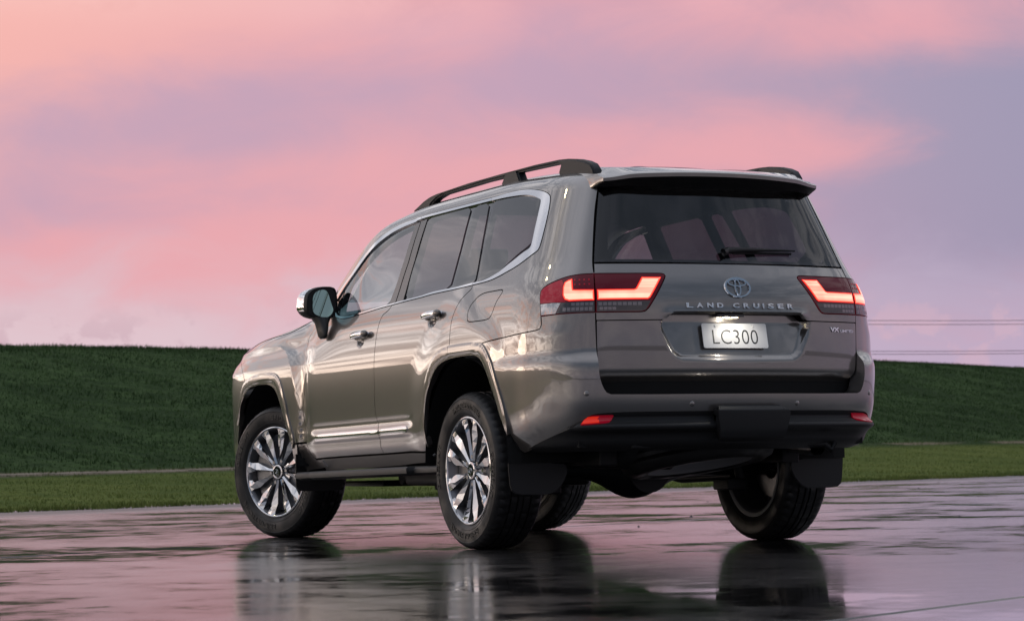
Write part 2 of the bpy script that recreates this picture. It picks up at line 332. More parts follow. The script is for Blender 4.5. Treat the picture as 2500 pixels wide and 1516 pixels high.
# a few bits of grit lying on the slabs
V = []; F = []
for i in range(46):
    if i < 30: p = tn(rng.uniform(-2, 22), rng.uniform(-11, -1.5))
    else: p = tn(rng.uniform(-6, 12), rng.uniform(-15, -6))
    r = rng.uniform(.006, .016); k = len(V)
    for s in range(5):
        an = s*2*math.pi/5; V.append(p+np.array([math.cos(an)*r*rng.uniform(.7, 1.4), math.sin(an)*r*rng.uniform(.7, 1.4), .0]))
    V.append(p+np.array([0, 0, r*.9])); F += [[k+s, k+(s+1) % 5, k+5] for s in range(5)]
tag(fast_mesh('grit', np.array(V), F, M['under']), 'scattered bits of dark grit on the wet pavement', 'grit', kind='stuff')
# ------------------------------------------------------------------ street lamp on the verge, out to the left; the car's flank mirrors it
M['lamp_grey'] = mat('galvanised', (.22, .22, .23), .5, .6)
sl_ = empty('street_lamp', (-10.6, 9.6, .05)); tag(sl_, 'tall galvanised street lamp, lit, standing on the verge', 'street lamp')
LAMPS = sl_
# ------------------------------------------------------------------ power line far beyond the bank
def tube(bm, pts, r, seg=8, cap=True):
    pts = [Vector(p) for p in pts]; rings = []
    rr = r if hasattr(r, '__len__') else [r]*len(pts)
    for i, p in enumerate(pts):
        tdir = (pts[min(i+1, len(pts)-1)]-pts[max(i-1, 0)]).normalized()
        a = tdir.cross(Vector((0, 0, 1))); a = a if a.length > 1e-3 else tdir.cross(Vector((1, 0, 0))); a.normalize(); b = tdir.cross(a)
        rings.append([bm.verts.new(p+(a*math.cos(s*2*math.pi/seg)+b*math.sin(s*2*math.pi/seg))*rr[i]) for s in range(seg)])
    for u, v in zip(rings, rings[1:]):
        for s in range(seg): bm.faces.new((u[s], u[(s+1) % seg], v[(s+1) % seg], v[s]))
    if cap: bm.faces.new(rings[0]); bm.faces.new(rings[-1][::-1])
M['pole'] = mat('weathered_pole', (.10, .085, .07), .8)
M['cable'] = mat('cable', (.10, .10, .11), .6)
cp = np.array(CAM_POS)
A1, B1 = cp+160*np.array([.5115, .8590, 0]), cp+178*np.array([.70, .715, 0])
pl = empty('power_line', (A1[0], A1[1], 0)); tag(pl, 'twin sagging power cables crossing the sky beyond the bank', 'power line')
for h, gs in ((8.75, (-.55, .55)), (6.84, (-.42, .42))):
    for gp in gs:
        bm = bmesh.new(); pts = []
        for u in np.linspace(0, 1, 25):
            p = A1*(1-u)+B1*u; pts.append((p[0]-A1[0], p[1]-A1[1], h+gp*.22-.9*4*u*(1-u)*.35+.012*u*70*.35))
        tube(bm, pts, .018, 5); from_bm('cable', bm, M['cable'], pl, True)
for P in (A1, B1):
    bm = bmesh.new(); p = P-A1; tube(bm, [(p[0], p[1], -1), (p[0], p[1], 9.1)], [.16, .11], 10); o = from_bm('pole', bm, M['pole'], pl, True)
    for h in (8.6, 6.8):
        bm = bmesh.new(); tube(bm, [(p[0]-.5, p[1]+.8, h), (p[0]+.5, p[1]-.8, h)], .05, 6); from_bm('crossarm', bm, M['pole'], o)

bm = bmesh.new(); tube(bm, [(0, 0, -.3), (0, 0, 9.5), (.05, -.04, 10.4), (.35, -.28, 11.0), (.9, -.72, 11.12)], [.10, .07, .055, .045, .04], 12); from_bm('pole', bm, M['lamp_grey'], LAMPS, True)
m = M['lamp_lit'] = mat('street_lamp_lit', (.9, .8, .6), .4); bsdf(m).inputs['Emission Color'].default_value = (1.0, .80, .42, 1); bsdf(m).inputs['Emission Strength'].default_value = 130
bm = bmesh.new(); bmesh.ops.create_uvsphere(bm, u_segments=20, v_segments=10, radius=1, matrix=Matrix.Translation((1.1, -.88, 11.14)) @ Matrix.Rotation(-.675, 4, 'Z') @ Matrix.Diagonal((.42, .16, .07, 1))); hd = from_bm('lamp_head', bm, M['lamp_grey'], LAMPS, True)
bm = bmesh.new(); bmesh.ops.create_uvsphere(bm, u_segments=16, v_segments=8, radius=1, matrix=Matrix.Translation((1.14, -.91, 11.085)) @ Matrix.Rotation(-.675, 4, 'Z') @ Matrix.Diagonal((.26, .12, .06, 1))); from_bm('lamp_glass', bm, M['lamp_lit'], hd, True)
# ------------------------------------------------------------------ car shell: side, corner, rear and roof as one unrolled surface
# ---- smooth 1-D curves (natural cubic splines) ----
class Spl:
    def __init__(s,xs,ys):
        s.x=np.array(xs,float);s.y=np.array(ys,float);n=len(xs);h=np.diff(s.x)
        A=np.eye(n);b=np.zeros(n)
        for i in range(1,n-1):
            A[i,i-1]=h[i-1];A[i,i]=2*(h[i-1]+h[i]);A[i,i+1]=h[i]
            b[i]=6*((s.y[i+1]-s.y[i])/h[i]-(s.y[i]-s.y[i-1])/h[i-1])
        s.m=np.linalg.solve(A,b);s.h=h
    def __call__(s,t):
        t=np.clip(np.asarray(t,float),s.x[0],s.x[-1])
        i=np.clip(np.searchsorted(s.x,t)-1,0,len(s.h)-1);h=s.h[i]
        a=(s.x[i+1]-t)/h;b=(t-s.x[i])/h
        return a*s.y[i]+b*s.y[i+1]+((a**3-a)*s.m[i]+(b**3-b)*s.m[i+1])*h*h/6
def lin(xs,ys): return lambda t: np.interp(t,xs,ys)
def sst(a,b,t):
    t=np.clip((np.asarray(t,float)-a)/(b-a),0,1); return t*t*t*(t*(6*t-15)+10)
QC=1.25; ZB=1.05; VR=1.79; V2=1.97; VC=V2+.52   # unrolled coordinates: q=QC rear centre line, v=VC roof centre line
_W=Spl([.30,.36,.44,.50,.56,.62,.70,.80,.92,1.0,1.08,1.16,1.24,1.30,1.36,1.44,1.54,1.64,1.74,1.79],
       [.845,.865,.902,.932,.953,.961,.963,.967,.970,.968,.961,.949,.930,.908,.883,.853,.817,.780,.741,.721])
_Yr=Spl([.30,.45,.60,.74,.86,1.0,1.12,1.20,1.28,1.36,1.44,1.55,1.65,1.75,1.90],
        [-1.04,-1.07,-1.10,-1.11,-1.116,-1.12,-1.12,-1.113,-1.09,-1.055,-1.022,-.98,-.942,-.905,-.85])
_Xc=Spl([.30,.7,1.0,1.2,1.4,1.6,1.79],[.62,.66,.66,.64,.585,.525,.47])
_b=Spl([.30,.7,1.1,1.4,1.79],[.40,.40,.42,.46,.44])
_k=Spl([-1.3,-.865,-.5,0,.5,.9,1.2,1.45,1.6,1.75,1.95,2.15,2.3,2.45,2.6,2.8,3.0,3.2,3.4,3.55,3.68,3.8,3.9],
       [.934,.938,.964,1.0,1.006,1.004,.991,.9624,.935,.873,.725,.545,.41,.352,.325,.297,.280,.266,.248,.235,.23,.13,.05])
_g=Spl([-1.5,1.0,1.3,2.2,2.5,3.0,3.6,4.0],[0,0,.01,.09,.125,.15,.12,.10])
_T=Spl([-1.5,2.4,3.0,3.2,3.45,3.6,3.7,3.8,3.9],[1,1,1,.996,.979,.95,.91,.84,.76])
_RB=np.array([[.721,1.79],[.696,1.852],[.635,1.880],[.52,1.893]])
def roof_v(v):
    t=np.clip((v-VR)/(V2-VR),0,1)[...,None]
    P=(1-t)**3*_RB[0]+3*(1-t)**2*t*_RB[1]+3*(1-t)*t*t*_RB[2]+t**3*_RB[3]
    x,b=P[...,0],P[...,1]
    xx=np.clip(VC-v,-1,.52)
    top=v>V2
    x=np.where(top,xx,x); b=np.where(top,1.893+.105*(.52**2-xx**2),b)
    low=v<VR
    return np.where(low,_W(np.minimum(v,VR)),x),np.where(low,v,b)
_BZ=np.array([[0,0],[0,.36],[0,.74],[.26,1],[.64,1],[1,1]])
def base(q,v):
    """unrolled (q,v) -> point on the left half of the plain shell"""
    q=np.asarray(q,float);v=np.asarray(v,float);q,v=np.broadcast_arrays(q,v)
    w,b=roof_v(v); vl=np.minimum(v,VR)
    Wl=_W(vl);Xc=_Xc(vl);bb=_b(vl);Yr=_Yr(b)
    Lc=QC-Xc
    p=np.clip(q/Lc,0,1)[...,None]
    c=[1,5,10,10,5,1]; B=sum(c[i]*(1-p)**(5-i)*p**i*_BZ[i] for i in range(6))
    x=np.where(q>Lc,QC-q,Wl-(Wl-Xc)*B[...,0])
    y=Yr+bb-bb*B[...,1]-np.minimum(q,0)
    y=y+.10*(x/.73)**2
    x=x*w/Wl
    k=_k(y)
    u=sst(ZB,1.88,b)
    x=x+_g(y)*u*np.where(v>V2,np.clip((VC-v)/.52,0,1),1)
    x=x*_T(y)
    z=np.where(b>ZB,ZB+(b-ZB)*k,b)-.016*(y-.8)
    return np.stack([-x,y,z],-1)
def surf(q,v,D=None,off=0.0):
    """shell point pushed out by D(q,v,P)+off along the shell normal, with its own normal"""
    def S(q,v):
        P=base(q,v)
        e=2e-3
        n=np.cross(base(q+e,v)-base(q-e,v),base(q,v+e)-base(q,v-e))
        n/=np.linalg.norm(n,axis=-1,keepdims=True)+1e-12
        d=off+(D(q,v,P) if D is not None else 0.0)
        return P+n*np.asarray(d)[...,None] if np.ndim(d) else P+n*d
    P=S(q,v);e=1.5e-3
    N=np.cross(S(q+e,v)-S(q-e,v),S(q,v+e)-S(q,v-e));N/=np.linalg.norm(N,axis=-1,keepdims=True)+1e-12
    return P,N

def full(q, v, D=None, off=0.0):
    """like surf() but continues across the centre line to the right-hand side"""
    q = np.asarray(q, float); v = np.asarray(v, float)
    fq = q > QC; fv = v > VC
    P, N = surf(np.where(fq, 2*QC-q, q), np.where(fv, 2*VC-v, v), D, off)
    f = np.where(fq ^ fv, -1.0, 1.0)[..., None]*np.array([1, 0, 0])+np.array([0, 1, 1])
    return P*f, N*f
# traced outlines of the panels, in unrolled (q, v) metres
T={
 'fd_front':[(-2.644,1.508),(-2.718,1.526),(-2.763,1.448),(-2.789,1.329),(-2.795,1.206),(-2.784,1.053),(-2.793,0.989),(-2.803,0.905),(-2.823,0.783),(-2.819,0.718),(-2.799,0.653),(-2.773,0.582),(-2.753,0.536),(-2.732,0.509),(-2.691,0.493)],
 'door_bot':[(-2.691,0.493),(-2.313,0.496),(-1.958,0.497),(-1.652,0.497),(-1.345,0.499),(-1.009,0.5)],
 'mid_seam':[(-1.536,1.304),(-1.555,1.286),(-1.591,1.271),(-1.635,1.259),(-1.664,1.233),(-1.684,1.195),(-1.698,1.15),(-1.703,1.101),(-1.708,1.053),(-1.711,1.006),(-1.711,0.898),(-1.717,0.79),(-1.708,0.714),(-1.685,0.659),(-1.657,0.615),(-1.655,0.572),(-1.664,0.529),(-1.652,0.497)],
 'rd_rear':[(-0.496,1.326),(-0.501,1.307),(-0.544,1.285),(-0.598,1.254),(-0.64,1.21),(-0.663,1.162),(-0.669,1.113),(-0.667,1.056),(-0.668,0.99),(-0.668,0.955)],
 'archR_open':[(-0.981,0.522),(-0.984,0.568),(-0.993,0.617),(-0.995,0.665),(-0.985,0.72),(-0.956,0.783),(-0.92,0.833),(-0.881,0.875),(-0.835,0.909),(-0.775,0.935),(-0.668,0.953),(-0.53,0.958),(-0.436,0.958),(-0.363,0.955),(-0.308,0.944),(-0.264,0.918),(-0.23,0.881),(-0.198,0.838),(-0.16,0.777),(-0.114,0.707),(-0.06,0.637),(-0.024,0.591),(-0.009,0.552)],
 'archR_out':[(-1.03,0.541),(-1.038,0.586),(-1.05,0.635),(-1.053,0.683),(-1.041,0.739),(-1.012,0.802),(-0.977,0.86),(-0.933,0.918),(-0.88,0.967),(-0.818,0.999),(-0.741,1.017),(-0.665,1.025),(-0.532,1.028),(-0.438,1.027),(-0.355,1.023),(-0.3,1.016),(-0.253,1.002),(-0.208,0.966),(-0.165,0.918),(-0.117,0.843),(-0.073,0.762),(-0.036,0.689),(-0.008,0.628),(0.002,0.583),(-0.005,0.553)],
 'archF_open':[(-3.958,0.649),(-3.94,0.704),(-3.895,0.784),(-3.853,0.844),(-3.805,0.89),(-3.745,0.925),(-3.673,0.949),(-3.579,0.958),(-3.498,0.96),(-3.4,0.958),(-3.332,0.953),(-3.275,0.941),(-3.225,0.921),(-3.184,0.889),(-3.151,0.848),(-3.112,0.788),(-3.074,0.727),(-3.031,0.674),(-2.988,0.624),(-2.958,0.561)],
 'archF_out':[(-4.094,0.591),(-4.051,0.652),(-4.021,0.72),(-3.984,0.774),(-3.941,0.827),(-3.9,0.867),(-3.832,0.954),(-3.781,0.99),(-3.697,1.011),(-3.63,1.022),(-3.564,1.028),(-3.486,1.033),(-3.409,1.033),(-3.346,1.032),(-3.296,1.029),(-3.246,1.023),(-3.201,1.01),(-3.167,0.993),(-3.139,0.971),(-3.115,0.942),(-3.092,0.911),(-3.066,0.867),(-3.041,0.823),(-3.031,0.778),(-2.985,0.698),(-2.936,0.619),(-2.937,0.593)],
 'belt_low':[(-2.415,1.445),(-2.349,1.376),(-2.272,1.33),(-2.192,1.307),(-2.1,1.297),(-1.973,1.297),(-1.817,1.299),(-1.663,1.302),(-1.536,1.304),(-1.335,1.309),(-1.146,1.313),(-0.977,1.319),(-0.697,1.321),(-0.496,1.326),(-0.381,1.33),(-0.286,1.336),(-0.21,1.347),(-0.122,1.365),(0.006,1.395),(0.122,1.445),(0.16,1.467),(0.171,1.499),(0.179,1.557),(0.184,1.622),(0.183,1.687),(0.174,1.735),(0.159,1.754),(0.121,1.77),(0.073,1.781),(0.007,1.791),(-0.092,1.799),(-0.189,1.801),(-0.365,1.797),(-0.535,1.791),(-0.967,1.791),(-1.406,1.793),(-1.488,1.791),(-1.631,1.793),(-1.769,1.789),(-1.896,1.772),(-1.991,1.747),(-2.072,1.721),(-2.132,1.704),(-2.204,1.683),(-2.277,1.661),(-2.353,1.64),(-2.419,1.605)],
 'belt_in':[(-2.373,1.441),(-2.326,1.382),(-2.269,1.347),(-2.188,1.319),(-2.104,1.308),(-1.977,1.308),(-1.821,1.309),(-1.667,1.31),(-1.541,1.313),(-1.339,1.318),(-1.151,1.323),(-0.983,1.332),(-0.703,1.333),(-0.502,1.339),(-0.387,1.341),(-0.309,1.351),(-0.249,1.363),(-0.191,1.377),(-0.108,1.407),(-0.026,1.436),(0.045,1.465),(0.086,1.48),(0.096,1.512),(0.096,1.577),(0.095,1.657),(0.088,1.726),(0.064,1.74),(-0.02,1.76),(-0.123,1.771),(-0.286,1.774),(-0.507,1.774),(-0.956,1.775),(-1.396,1.777),(-1.473,1.769),(-1.614,1.767),(-1.751,1.761),(-1.865,1.744),(-1.962,1.721),(-2.043,1.693),(-2.099,1.667),(-2.158,1.642),(-2.233,1.62),(-2.309,1.595),(-2.384,1.554)],
 'glassFD':[(-2.27,1.618),(-2.208,1.629),(-2.144,1.644),(-2.046,1.672),(-1.987,1.692),(-1.915,1.711),(-1.806,1.738),(-1.675,1.753),(-1.473,1.761),(-1.47,1.717),(-1.493,1.569),(-1.529,1.435),(-1.589,1.313),(-1.824,1.315),(-2.043,1.315),(-2.157,1.322),(-2.264,1.356),(-2.312,1.391),(-2.312,1.444),(-2.301,1.515),(-2.286,1.566)],
 'triFD':[(-2.37,1.441),(-2.388,1.508),(-2.366,1.553),(-2.307,1.588),(-2.285,1.617),(-2.303,1.565),(-2.329,1.435),(-2.336,1.407)],
 'glassRD':[(-1.316,1.77),(-1.126,1.77),(-0.954,1.771),(-0.773,1.772),(-0.771,1.678),(-0.766,1.559),(-0.776,1.449),(-0.798,1.334),(-1.085,1.325),(-1.371,1.319),(-1.361,1.443),(-1.327,1.586),(-1.321,1.693)],
 'glassRDq':[(-0.727,1.771),(-0.553,1.77),(-0.529,1.682),(-0.511,1.585),(-0.488,1.438),(-0.488,1.338),(-0.635,1.335),(-0.754,1.333),(-0.743,1.417),(-0.723,1.544),(-0.724,1.658)],
 'glassQ':[(-0.506,1.773),(-0.285,1.773),(-0.121,1.769),(-0.019,1.758),(0.059,1.74),(0.089,1.724),(0.095,1.657),(0.096,1.577),(0.089,1.514),(0.037,1.485),(-0.049,1.452),(-0.142,1.411),(-0.193,1.382),(-0.295,1.356),(-0.371,1.344),(-0.428,1.341),(-0.448,1.352),(-0.466,1.458),(-0.48,1.59),(-0.494,1.693)],
 'pillarF':[(-1.469,1.761),(-1.409,1.764),(-1.432,1.537),(-1.499,1.315),(-1.586,1.313),(-1.529,1.435),(-1.493,1.569)],
 'pillarR':[(-1.402,1.765),(-1.324,1.769),(-1.346,1.54),(-1.392,1.319),(-1.489,1.315),(-1.422,1.536)],
 'qb_seam':[(-0.259,1.009),(-0.27,1.01),(-0.19,1.016),(-0.095,1.023),(0.082,1.032),(0.205,1.04),(0.229,1.048),(0.236,1.064),(0.231,1.107)],
 'lampL_out':[(0.231,1.109),(0.223,1.168),(0.217,1.218),(0.219,1.24),(0.229,1.253),(0.251,1.268),(0.281,1.282),(0.356,1.305),(0.431,1.316),(0.509,1.318)],
 'tg_seam':[(0.252,1.965),(0.439,1.874),(0.517,1.831),(0.544,1.801),(0.537,1.738),(0.527,1.664),(0.519,1.554),(0.511,1.443),(0.506,1.377),(0.508,1.322),(0.51,1.303),(0.506,1.19),(0.508,1.08),(0.513,0.976),(0.518,0.888)],
 'bump_bot':[(0.015,0.549),(0.016,0.509),(0.006,0.453),(0.171,0.484),(0.302,0.524),(0.392,0.561),(0.429,0.58),(0.446,0.591),(0.444,0.584),(0.453,0.602),(0.468,0.618),(0.49,0.629),(0.554,0.634),(0.676,0.637),(0.885,0.637),(1.067,0.637)],
 'fuel':[(-0.339,1.273),(-0.229,1.275),(-0.122,1.277),(-0.107,1.266),(-0.174,1.214),(-0.209,1.156),(-0.237,1.133),(-0.285,1.128),(-0.44,1.127),(-0.471,1.138),(-0.482,1.185),(-0.458,1.226),(-0.405,1.257)],
 'fend_front':[(-4.042,1.559),(-4.03,1.468),(-3.969,1.337),(-3.904,1.205),(-3.851,1.081),(-3.811,1.025),(-3.774,0.992)],
 'blisterF':[(-4.07,1.593),(-3.745,1.584),(-3.575,1.584),(-3.429,1.565),(-3.303,1.534),(-3.19,1.495),(-3.14,1.456),(-3.111,1.404),(-3.084,1.331),(-3.056,1.247),(-2.994,1.063),(-2.956,0.997),(-2.92,0.928),(-2.882,0.834),(-2.859,0.785)],
 'strip':[(-2.611,0.606),(-2.6,0.617),(-2.546,0.63),(-2.242,0.634),(-1.948,0.632),(-1.658,0.631),(-1.661,0.602),(-1.952,0.598),(-2.246,0.596),(-2.552,0.591),(-2.598,0.593)],
 'strip2':[(-1.642,0.63),(-1.443,0.635),(-1.308,0.639),(-1.269,0.634),(-1.251,0.617),(-1.272,0.602),(-1.312,0.598),(-1.448,0.596),(-1.645,0.597)],
 'lampL_split':[(0.227,1.173),(0.289,1.173),(0.36,1.172),(0.429,1.173),(0.504,1.174)],
}

def seg_dist(q, v, L, closed=False):
    L = np.asarray(L, float); A = L if closed else L[:-1]; B = np.roll(L, -1, 0) if closed else L[1:]
    q = np.asarray(q, float); d = np.full(q.shape, 1e9)
    for a, b in zip(A, B):
        ab = b-a; t = np.clip(((q-a[0])*ab[0]+(v-a[1])*ab[1])/(ab@ab+1e-12), 0, 1)
        d = np.minimum(d, (q-a[0]-t*ab[0])**2+(v-a[1]-t*ab[1])**2)
    return np.sqrt(d)
def inside(q, v, L):
    L = np.asarray(L, float); q = np.asarray(q, float); r = np.zeros(q.shape, bool)
    for (x0, y0), (x1, y1) in zip(L, np.roll(L, -1, 0)):
        c = ((y0 > v) != (y1 > v)); r ^= c & (q < (x1-x0)*(v-y0)/(y1-y0 if y1 != y0 else 1e-12)+x0)
    return r
def cr(pts, step=.012):
    """smooth open curve through the points (Catmull-Rom)"""
    P = np.asarray(pts, float); P = np.vstack([2*P[0]-P[1], P, 2*P[-1]-P[-2]]); out = []
    for i in range(1, len(P)-2):
        p0, p1, p2, p3 = P[i-1:i+3]; n = max(1, int(np.hypot(*(p2-p1))/step))
        for t in np.arange(n)/n:
            out.append(.5*((2*p1)+(p2-p0)*t+(2*p0-5*p1+4*p2-p3)*t*t+(3*p1-p0-3*p2+p3)*t**3))
    out.append(P[-2]); return np.array(out)
def smooth_poly(pts, sig=2):
    P = np.asarray(pts, float)
    for _ in range(sig): P[1:-1] = .25*P[:-2]+.5*P[1:-1]+.25*P[2:]
    return P
def chaikin(pts, n=2):
    P = np.asarray(pts, float)
    for _ in range(n):
        Q = np.roll(P, -1, 0); P = np.stack([.8*P+.2*Q, .2*P+.8*Q], 1).reshape(-1, 2)
    return P
def lines(pts, step=.012, closed=True):
    P = np.asarray(pts, float); out = []; n = len(P)
    for i in range(n if closed else n-1):
        a, b = P[i], P[(i+1) % n]; k = max(1, int(np.ceil(np.hypot(*(b-a))/step)))
        out += [a+(b-a)*t for t in np.arange(k)/k]
    if not closed: out.append(P[-1])
    return np.array(out)
def area(L): x, y = L[:, 0], L[:, 1]; return .5*np.sum(x*np.roll(y, -1)-y*np.roll(x, -1))
def ccw(L): return L if area(L) > 0 else L[::-1]
def offset(L, d):
    """move a counter-clockwise loop inwards by d"""
    t = np.roll(L, -1, 0)-np.roll(L, 1, 0); t /= np.linalg.norm(t, axis=1, keepdims=True)+1e-12
    return L+np.stack([-t[:, 1], t[:, 0]], 1)*d
def dedupe(L, tol=.0015):
    out = [L[0]]
    for p in L[1:]:
        if np.hypot(*(p-out[-1])) > tol: out.append(p)
    if np.hypot(*(out[-1]-out[0])) < tol: out.pop()
    return np.array(out)
def panel(name, outer, m, parent, holes=(), D=None, off=0.0, h=.022, gap=.0028, depth=.016, step=.012, sides='LR', fn=None, edge=0.0):
    """cut one panel out of the shell: triangulate its outline and turn its rim in, for the left side and mirrored for the right"""
    fn = fn or full
    loops = [dedupe(offset(ccw(lines(outer, step)), gap))]+[dedupe(offset(ccw(lines(H, step)), -gap)) for H in holes]
    lo, hi = loops[0].min(0), loops[0].max(0)
    gx, gy = np.meshgrid(np.arange(lo[0], hi[0], h), np.arange(lo[1], hi[1], h*.9)); gx = gx+(np.arange(gx.shape[0]) % 2)[:, None]*h*.5
    gx, gy = gx.ravel(), gy.ravel(); ok = inside(gx, gy, loops[0])
    for H in loops[1:]: ok &= ~inside(gx, gy, H)
    gx, gy = gx[ok], gy[ok]
    ok = np.ones(len(gx), bool)
    for Lp in loops: ok &= seg_dist(gx, gy, Lp, True) > h*.45
    pts = np.concatenate(loops+[np.stack([gx[ok], gy[ok]], 1)]); edges = []; k = 0
    for Lp in loops:
        edges += [(k+i, k+(i+1) % len(Lp)) for i in range(len(Lp))]; k += len(Lp)
    co, _, fc, ov, _, _ = geometry.delaunay_2d_cdt([Vector(p) for p in pts], edges, [], 0, 1e-6)
    co = np.array([tuple(c) for c in co]); fc = np.array([f for f in fc])
    cen = co[fc].mean(1); ok = inside(cen[:, 0], cen[:, 1], loops[0])
    for H in loops[1:]: ok &= ~inside(cen[:, 0], cen[:, 1], H)
    fc = fc[ok]
    P, N = fn(co[:, 0], co[:, 1], D, off)
    V = [P]; NN = [N]; F = fc.tolist(); base_i = len(P)
    a = P[fc[:, 1]]-P[fc[:, 0]]; b = P[fc[:, 2]]-P[fc[:, 0]]
    if (np.cross(a, b)*N[fc[:, 0]]).sum() < 0: F = [f[::-1] for f in F]
    for li, Lp in enumerate(loops):
        LP, LN = fn(Lp[:, 0], Lp[:, 1], D, off)
        T = np.roll(LP, -1, 0)-np.roll(LP, 1, 0); T /= np.linalg.norm(T, axis=1, keepdims=True)+1e-12
        S = np.cross(T, LN)*(1 if li == 0 else -1)           # outward in the surface
        n = len(Lp)
        V += [LP, LP-LN*depth]; NN += [S, S]
        for i in range(n):
            j = (i+1) % n; q4 = [base_i+i, base_i+j, base_i+n+j, base_i+n+i]
            F.append(q4[::-1] if li == 0 else q4)
        base_i += 2*n
    V = np.concatenate(V); NN = np.concatenate(NN); res = []
    for s in sides:
        if s == 'L': res.append(mesh_from(name, V, F, m, parent, N=NN))
        else: res.append(mesh_from(name, V*[-1, 1, 1], [f[::-1] for f in F], m, parent, N=NN*[-1, 1, 1]))
    return res
# ---- relief of the side: blistered arches, sculpted door foot, handle bowls
_bl = cr(T['blisterF'], .03)
_blP = np.vstack([_bl, [(-2.86, .3), (-4.4, .3), (-4.4, 1.6)]])
HB = [(-1.917, 1.153), (-.935, 1.190)]      # handle bowls (q, v)
def D_side(q, v, P):
    q, v = np.broadcast_arrays(np.asarray(q, float), np.asarray(v, float))
    r = np.hypot((q+.49), (v-.50)*.97)
    back = sst(-.62, -.30, q)
    d = .017*(1-sst(.55, .86-.16*back, r))*sst(.30, .55, v)
    dd = seg_dist(q, v, _bl); ins = inside(q, v, _blP)
    dd = dd/.14; e_ = np.clip(dd, 0, 1)
    d = d+(.010-.017*np.where(ins, 0, 1-(1-e_)**2))*(1-sst(-2.86, -2.60, q))*(1-sst(1.25, 1.60, v)*.6)
    d = d-.010*np.exp(-((q+2.80)/.085)**2)*sst(.55, .75, v)*(1-sst(1.15, 1.35, v))
    R = sst(-2.74, -2.60, q)*(1-sst(-1.30, -1.13, q))
    d = d+R*(.0080*np.exp(-((v-.610)/.028)**4)-.0050*np.exp(-((v-.668)/.022)**2)+.003*np.exp(-((v-.535)/.03)**2))
    for a, b in HB:
        rr = np.hypot((q-a+.01)/.062, (v-b+.018)/.040); d = d-.016*(1-sst(.35, 1.0, rr))
    return d
_DB = Spl([.30, .46, .52, .58, .64, .70, .74, .80, .85, .885, .915, .95, 1.2], [-.12, -.035, .0, .028, .048, .058, .059, .058, .054, .040, .010, .0, 0])
def D_bump(q, v, P):
    q, v = np.broadcast_arrays(np.asarray(q, float), np.asarray(v, float))
    cr_ = .006*np.clip(1-np.abs(q-.30)/.12, 0, 1)*sst(.62, .74, v)*(1-sst(1.0, 1.09, v))     # upright crease at the corner
    return _DB(v)*(.28*sst(-.35, .15, q)+.72*sst(.26, .52, q))+cr_+D_side(q, v, P)*(1-sst(-.25, .05, q))
_DV = Spl([.30, .40, .44, .50, .545, .565, .585, .60, .63, .66], [-.16, -.10, -.045, .010, .030, .068, .066, .036, .036, .036])
def D_val(q, v, P):
    q, v = np.broadcast_arrays(np.asarray(q, float), np.asarray(v, float))
    return np.minimum(_DV(v), 0)*sst(-.35, .15, q)+np.maximum(_DV(v), 0)*(.28*sst(-.35, .15, q)+.72*sst(.26, .54, q))
REC = [(-.36, 1.30), (-.425, 1.07), (-.412, 1.0), (-.375, .915), (-.352, .888), (-.318, .870), (0, .862), (.318, .870), (.352, .888), (.375, .915), (.412, 1.0), (.425, 1.07), (.36, 1.30)]
_rec = [(QC+x, v) for x, v in REC]
def D_tail(q, v, P):
    q, v = np.broadcast_arrays(np.asarray(q, float), np.asarray(v, float))
    x = np.abs(q-QC); dd = seg_dist(q, v, cr(_rec, .02)); ins = inside(q, v, _rec)
    w = np.interp(v, [.87, .93, 1.07], [.055, .04, .030])
    dep = np.interp(v, [.86, .90, 1.07], [.006, .020, .058])
    d = -dep*np.where(ins, sst(0, 1, dd/w), 0)
    d = d-.075*sst(.845, .735, v)**1.0*(1.0)                 # the foot of the tailgate turns under
    return d
def D_upper(q, v, P):
    q, v = np.broadcast_arrays(np.asarray(q, float), np.asarray(v, float))
    x = np.abs(q-QC)
    return .010*np.exp(-((v-1.108)/.022)**2)*(1-sst(.34, .44, x))
# ------------------------------------------------------------------ the car: panels
car = empty('car'); tag(car, 'large bronze grey off-road wagon parked on the wet pavement, tail lamps lit', 'car')
C_ = lambda k, s=.012: cr(T[k], s)
pt = lambda *a: np.array(a, float)
fdF, dB, midS, rdR = C_('fd_front'), C_('door_bot'), C_('mid_seam'), C_('rd_rear')
aRo, aRx, aFo, aFx = smooth_poly(C_('archR_open')), smooth_poly(C_('archR_out')), smooth_poly(C_('archF_open')), smooth_poly(C_('archF_out'))
bl, bi = C_('belt_low'), C_('belt_in')
qb, lo, tg = C_('qb_seam'), C_('lampL_out'), C_('tg_seam')
def near(L, p): return int(np.argmin(np.hypot(*(L-np.asarray(p)).T)))
def cut(L, a, b):
    i, j = near(L, a), near(L, b); return L[i:j+1] if i <= j else L[j:i+1][::-1]
V_ = np.vstack
# front wing: bonnet edge, mirror corner, door shut line, arch, nose
hood = cr([(-4.042, 1.56), (-3.95, 1.67), (-3.82, 1.735), (-3.69, 1.770), (-3.53, 1.783), (-3.35, 1.773), (-3.19, 1.757), (-3.05, 1.75), (-2.96, 1.757), (-2.88, 1.785), (-2.80, 1.815), (-2.66, 1.83)])
arch_f = cut(aFo, (-3.895, .784), (-2.98, .60))
fendF = cr(T['fend_front'])
fd_front = cr([(-2.50, 1.53), (-2.60, 1.535), (-2.70, 1.51), (-2.755, 1.445), (-2.785, 1.33)]+T['fd_front'][4:])
o = V_([hood, cr([(-2.66, 1.83), (-2.52, 1.80), (-2.44, 1.66), (-2.43, 1.56), (-2.50, 1.53)])[1:], fd_front[1:near(fd_front, (-2.775, .592))], [(-2.775, .592), (-2.975, .592)], aFo[::-1][near(aFo[::-1], (-2.985, .62)):near(aFo[::-1], (-3.745, .925))], [(-3.774, .985)], fendF[::-1]])
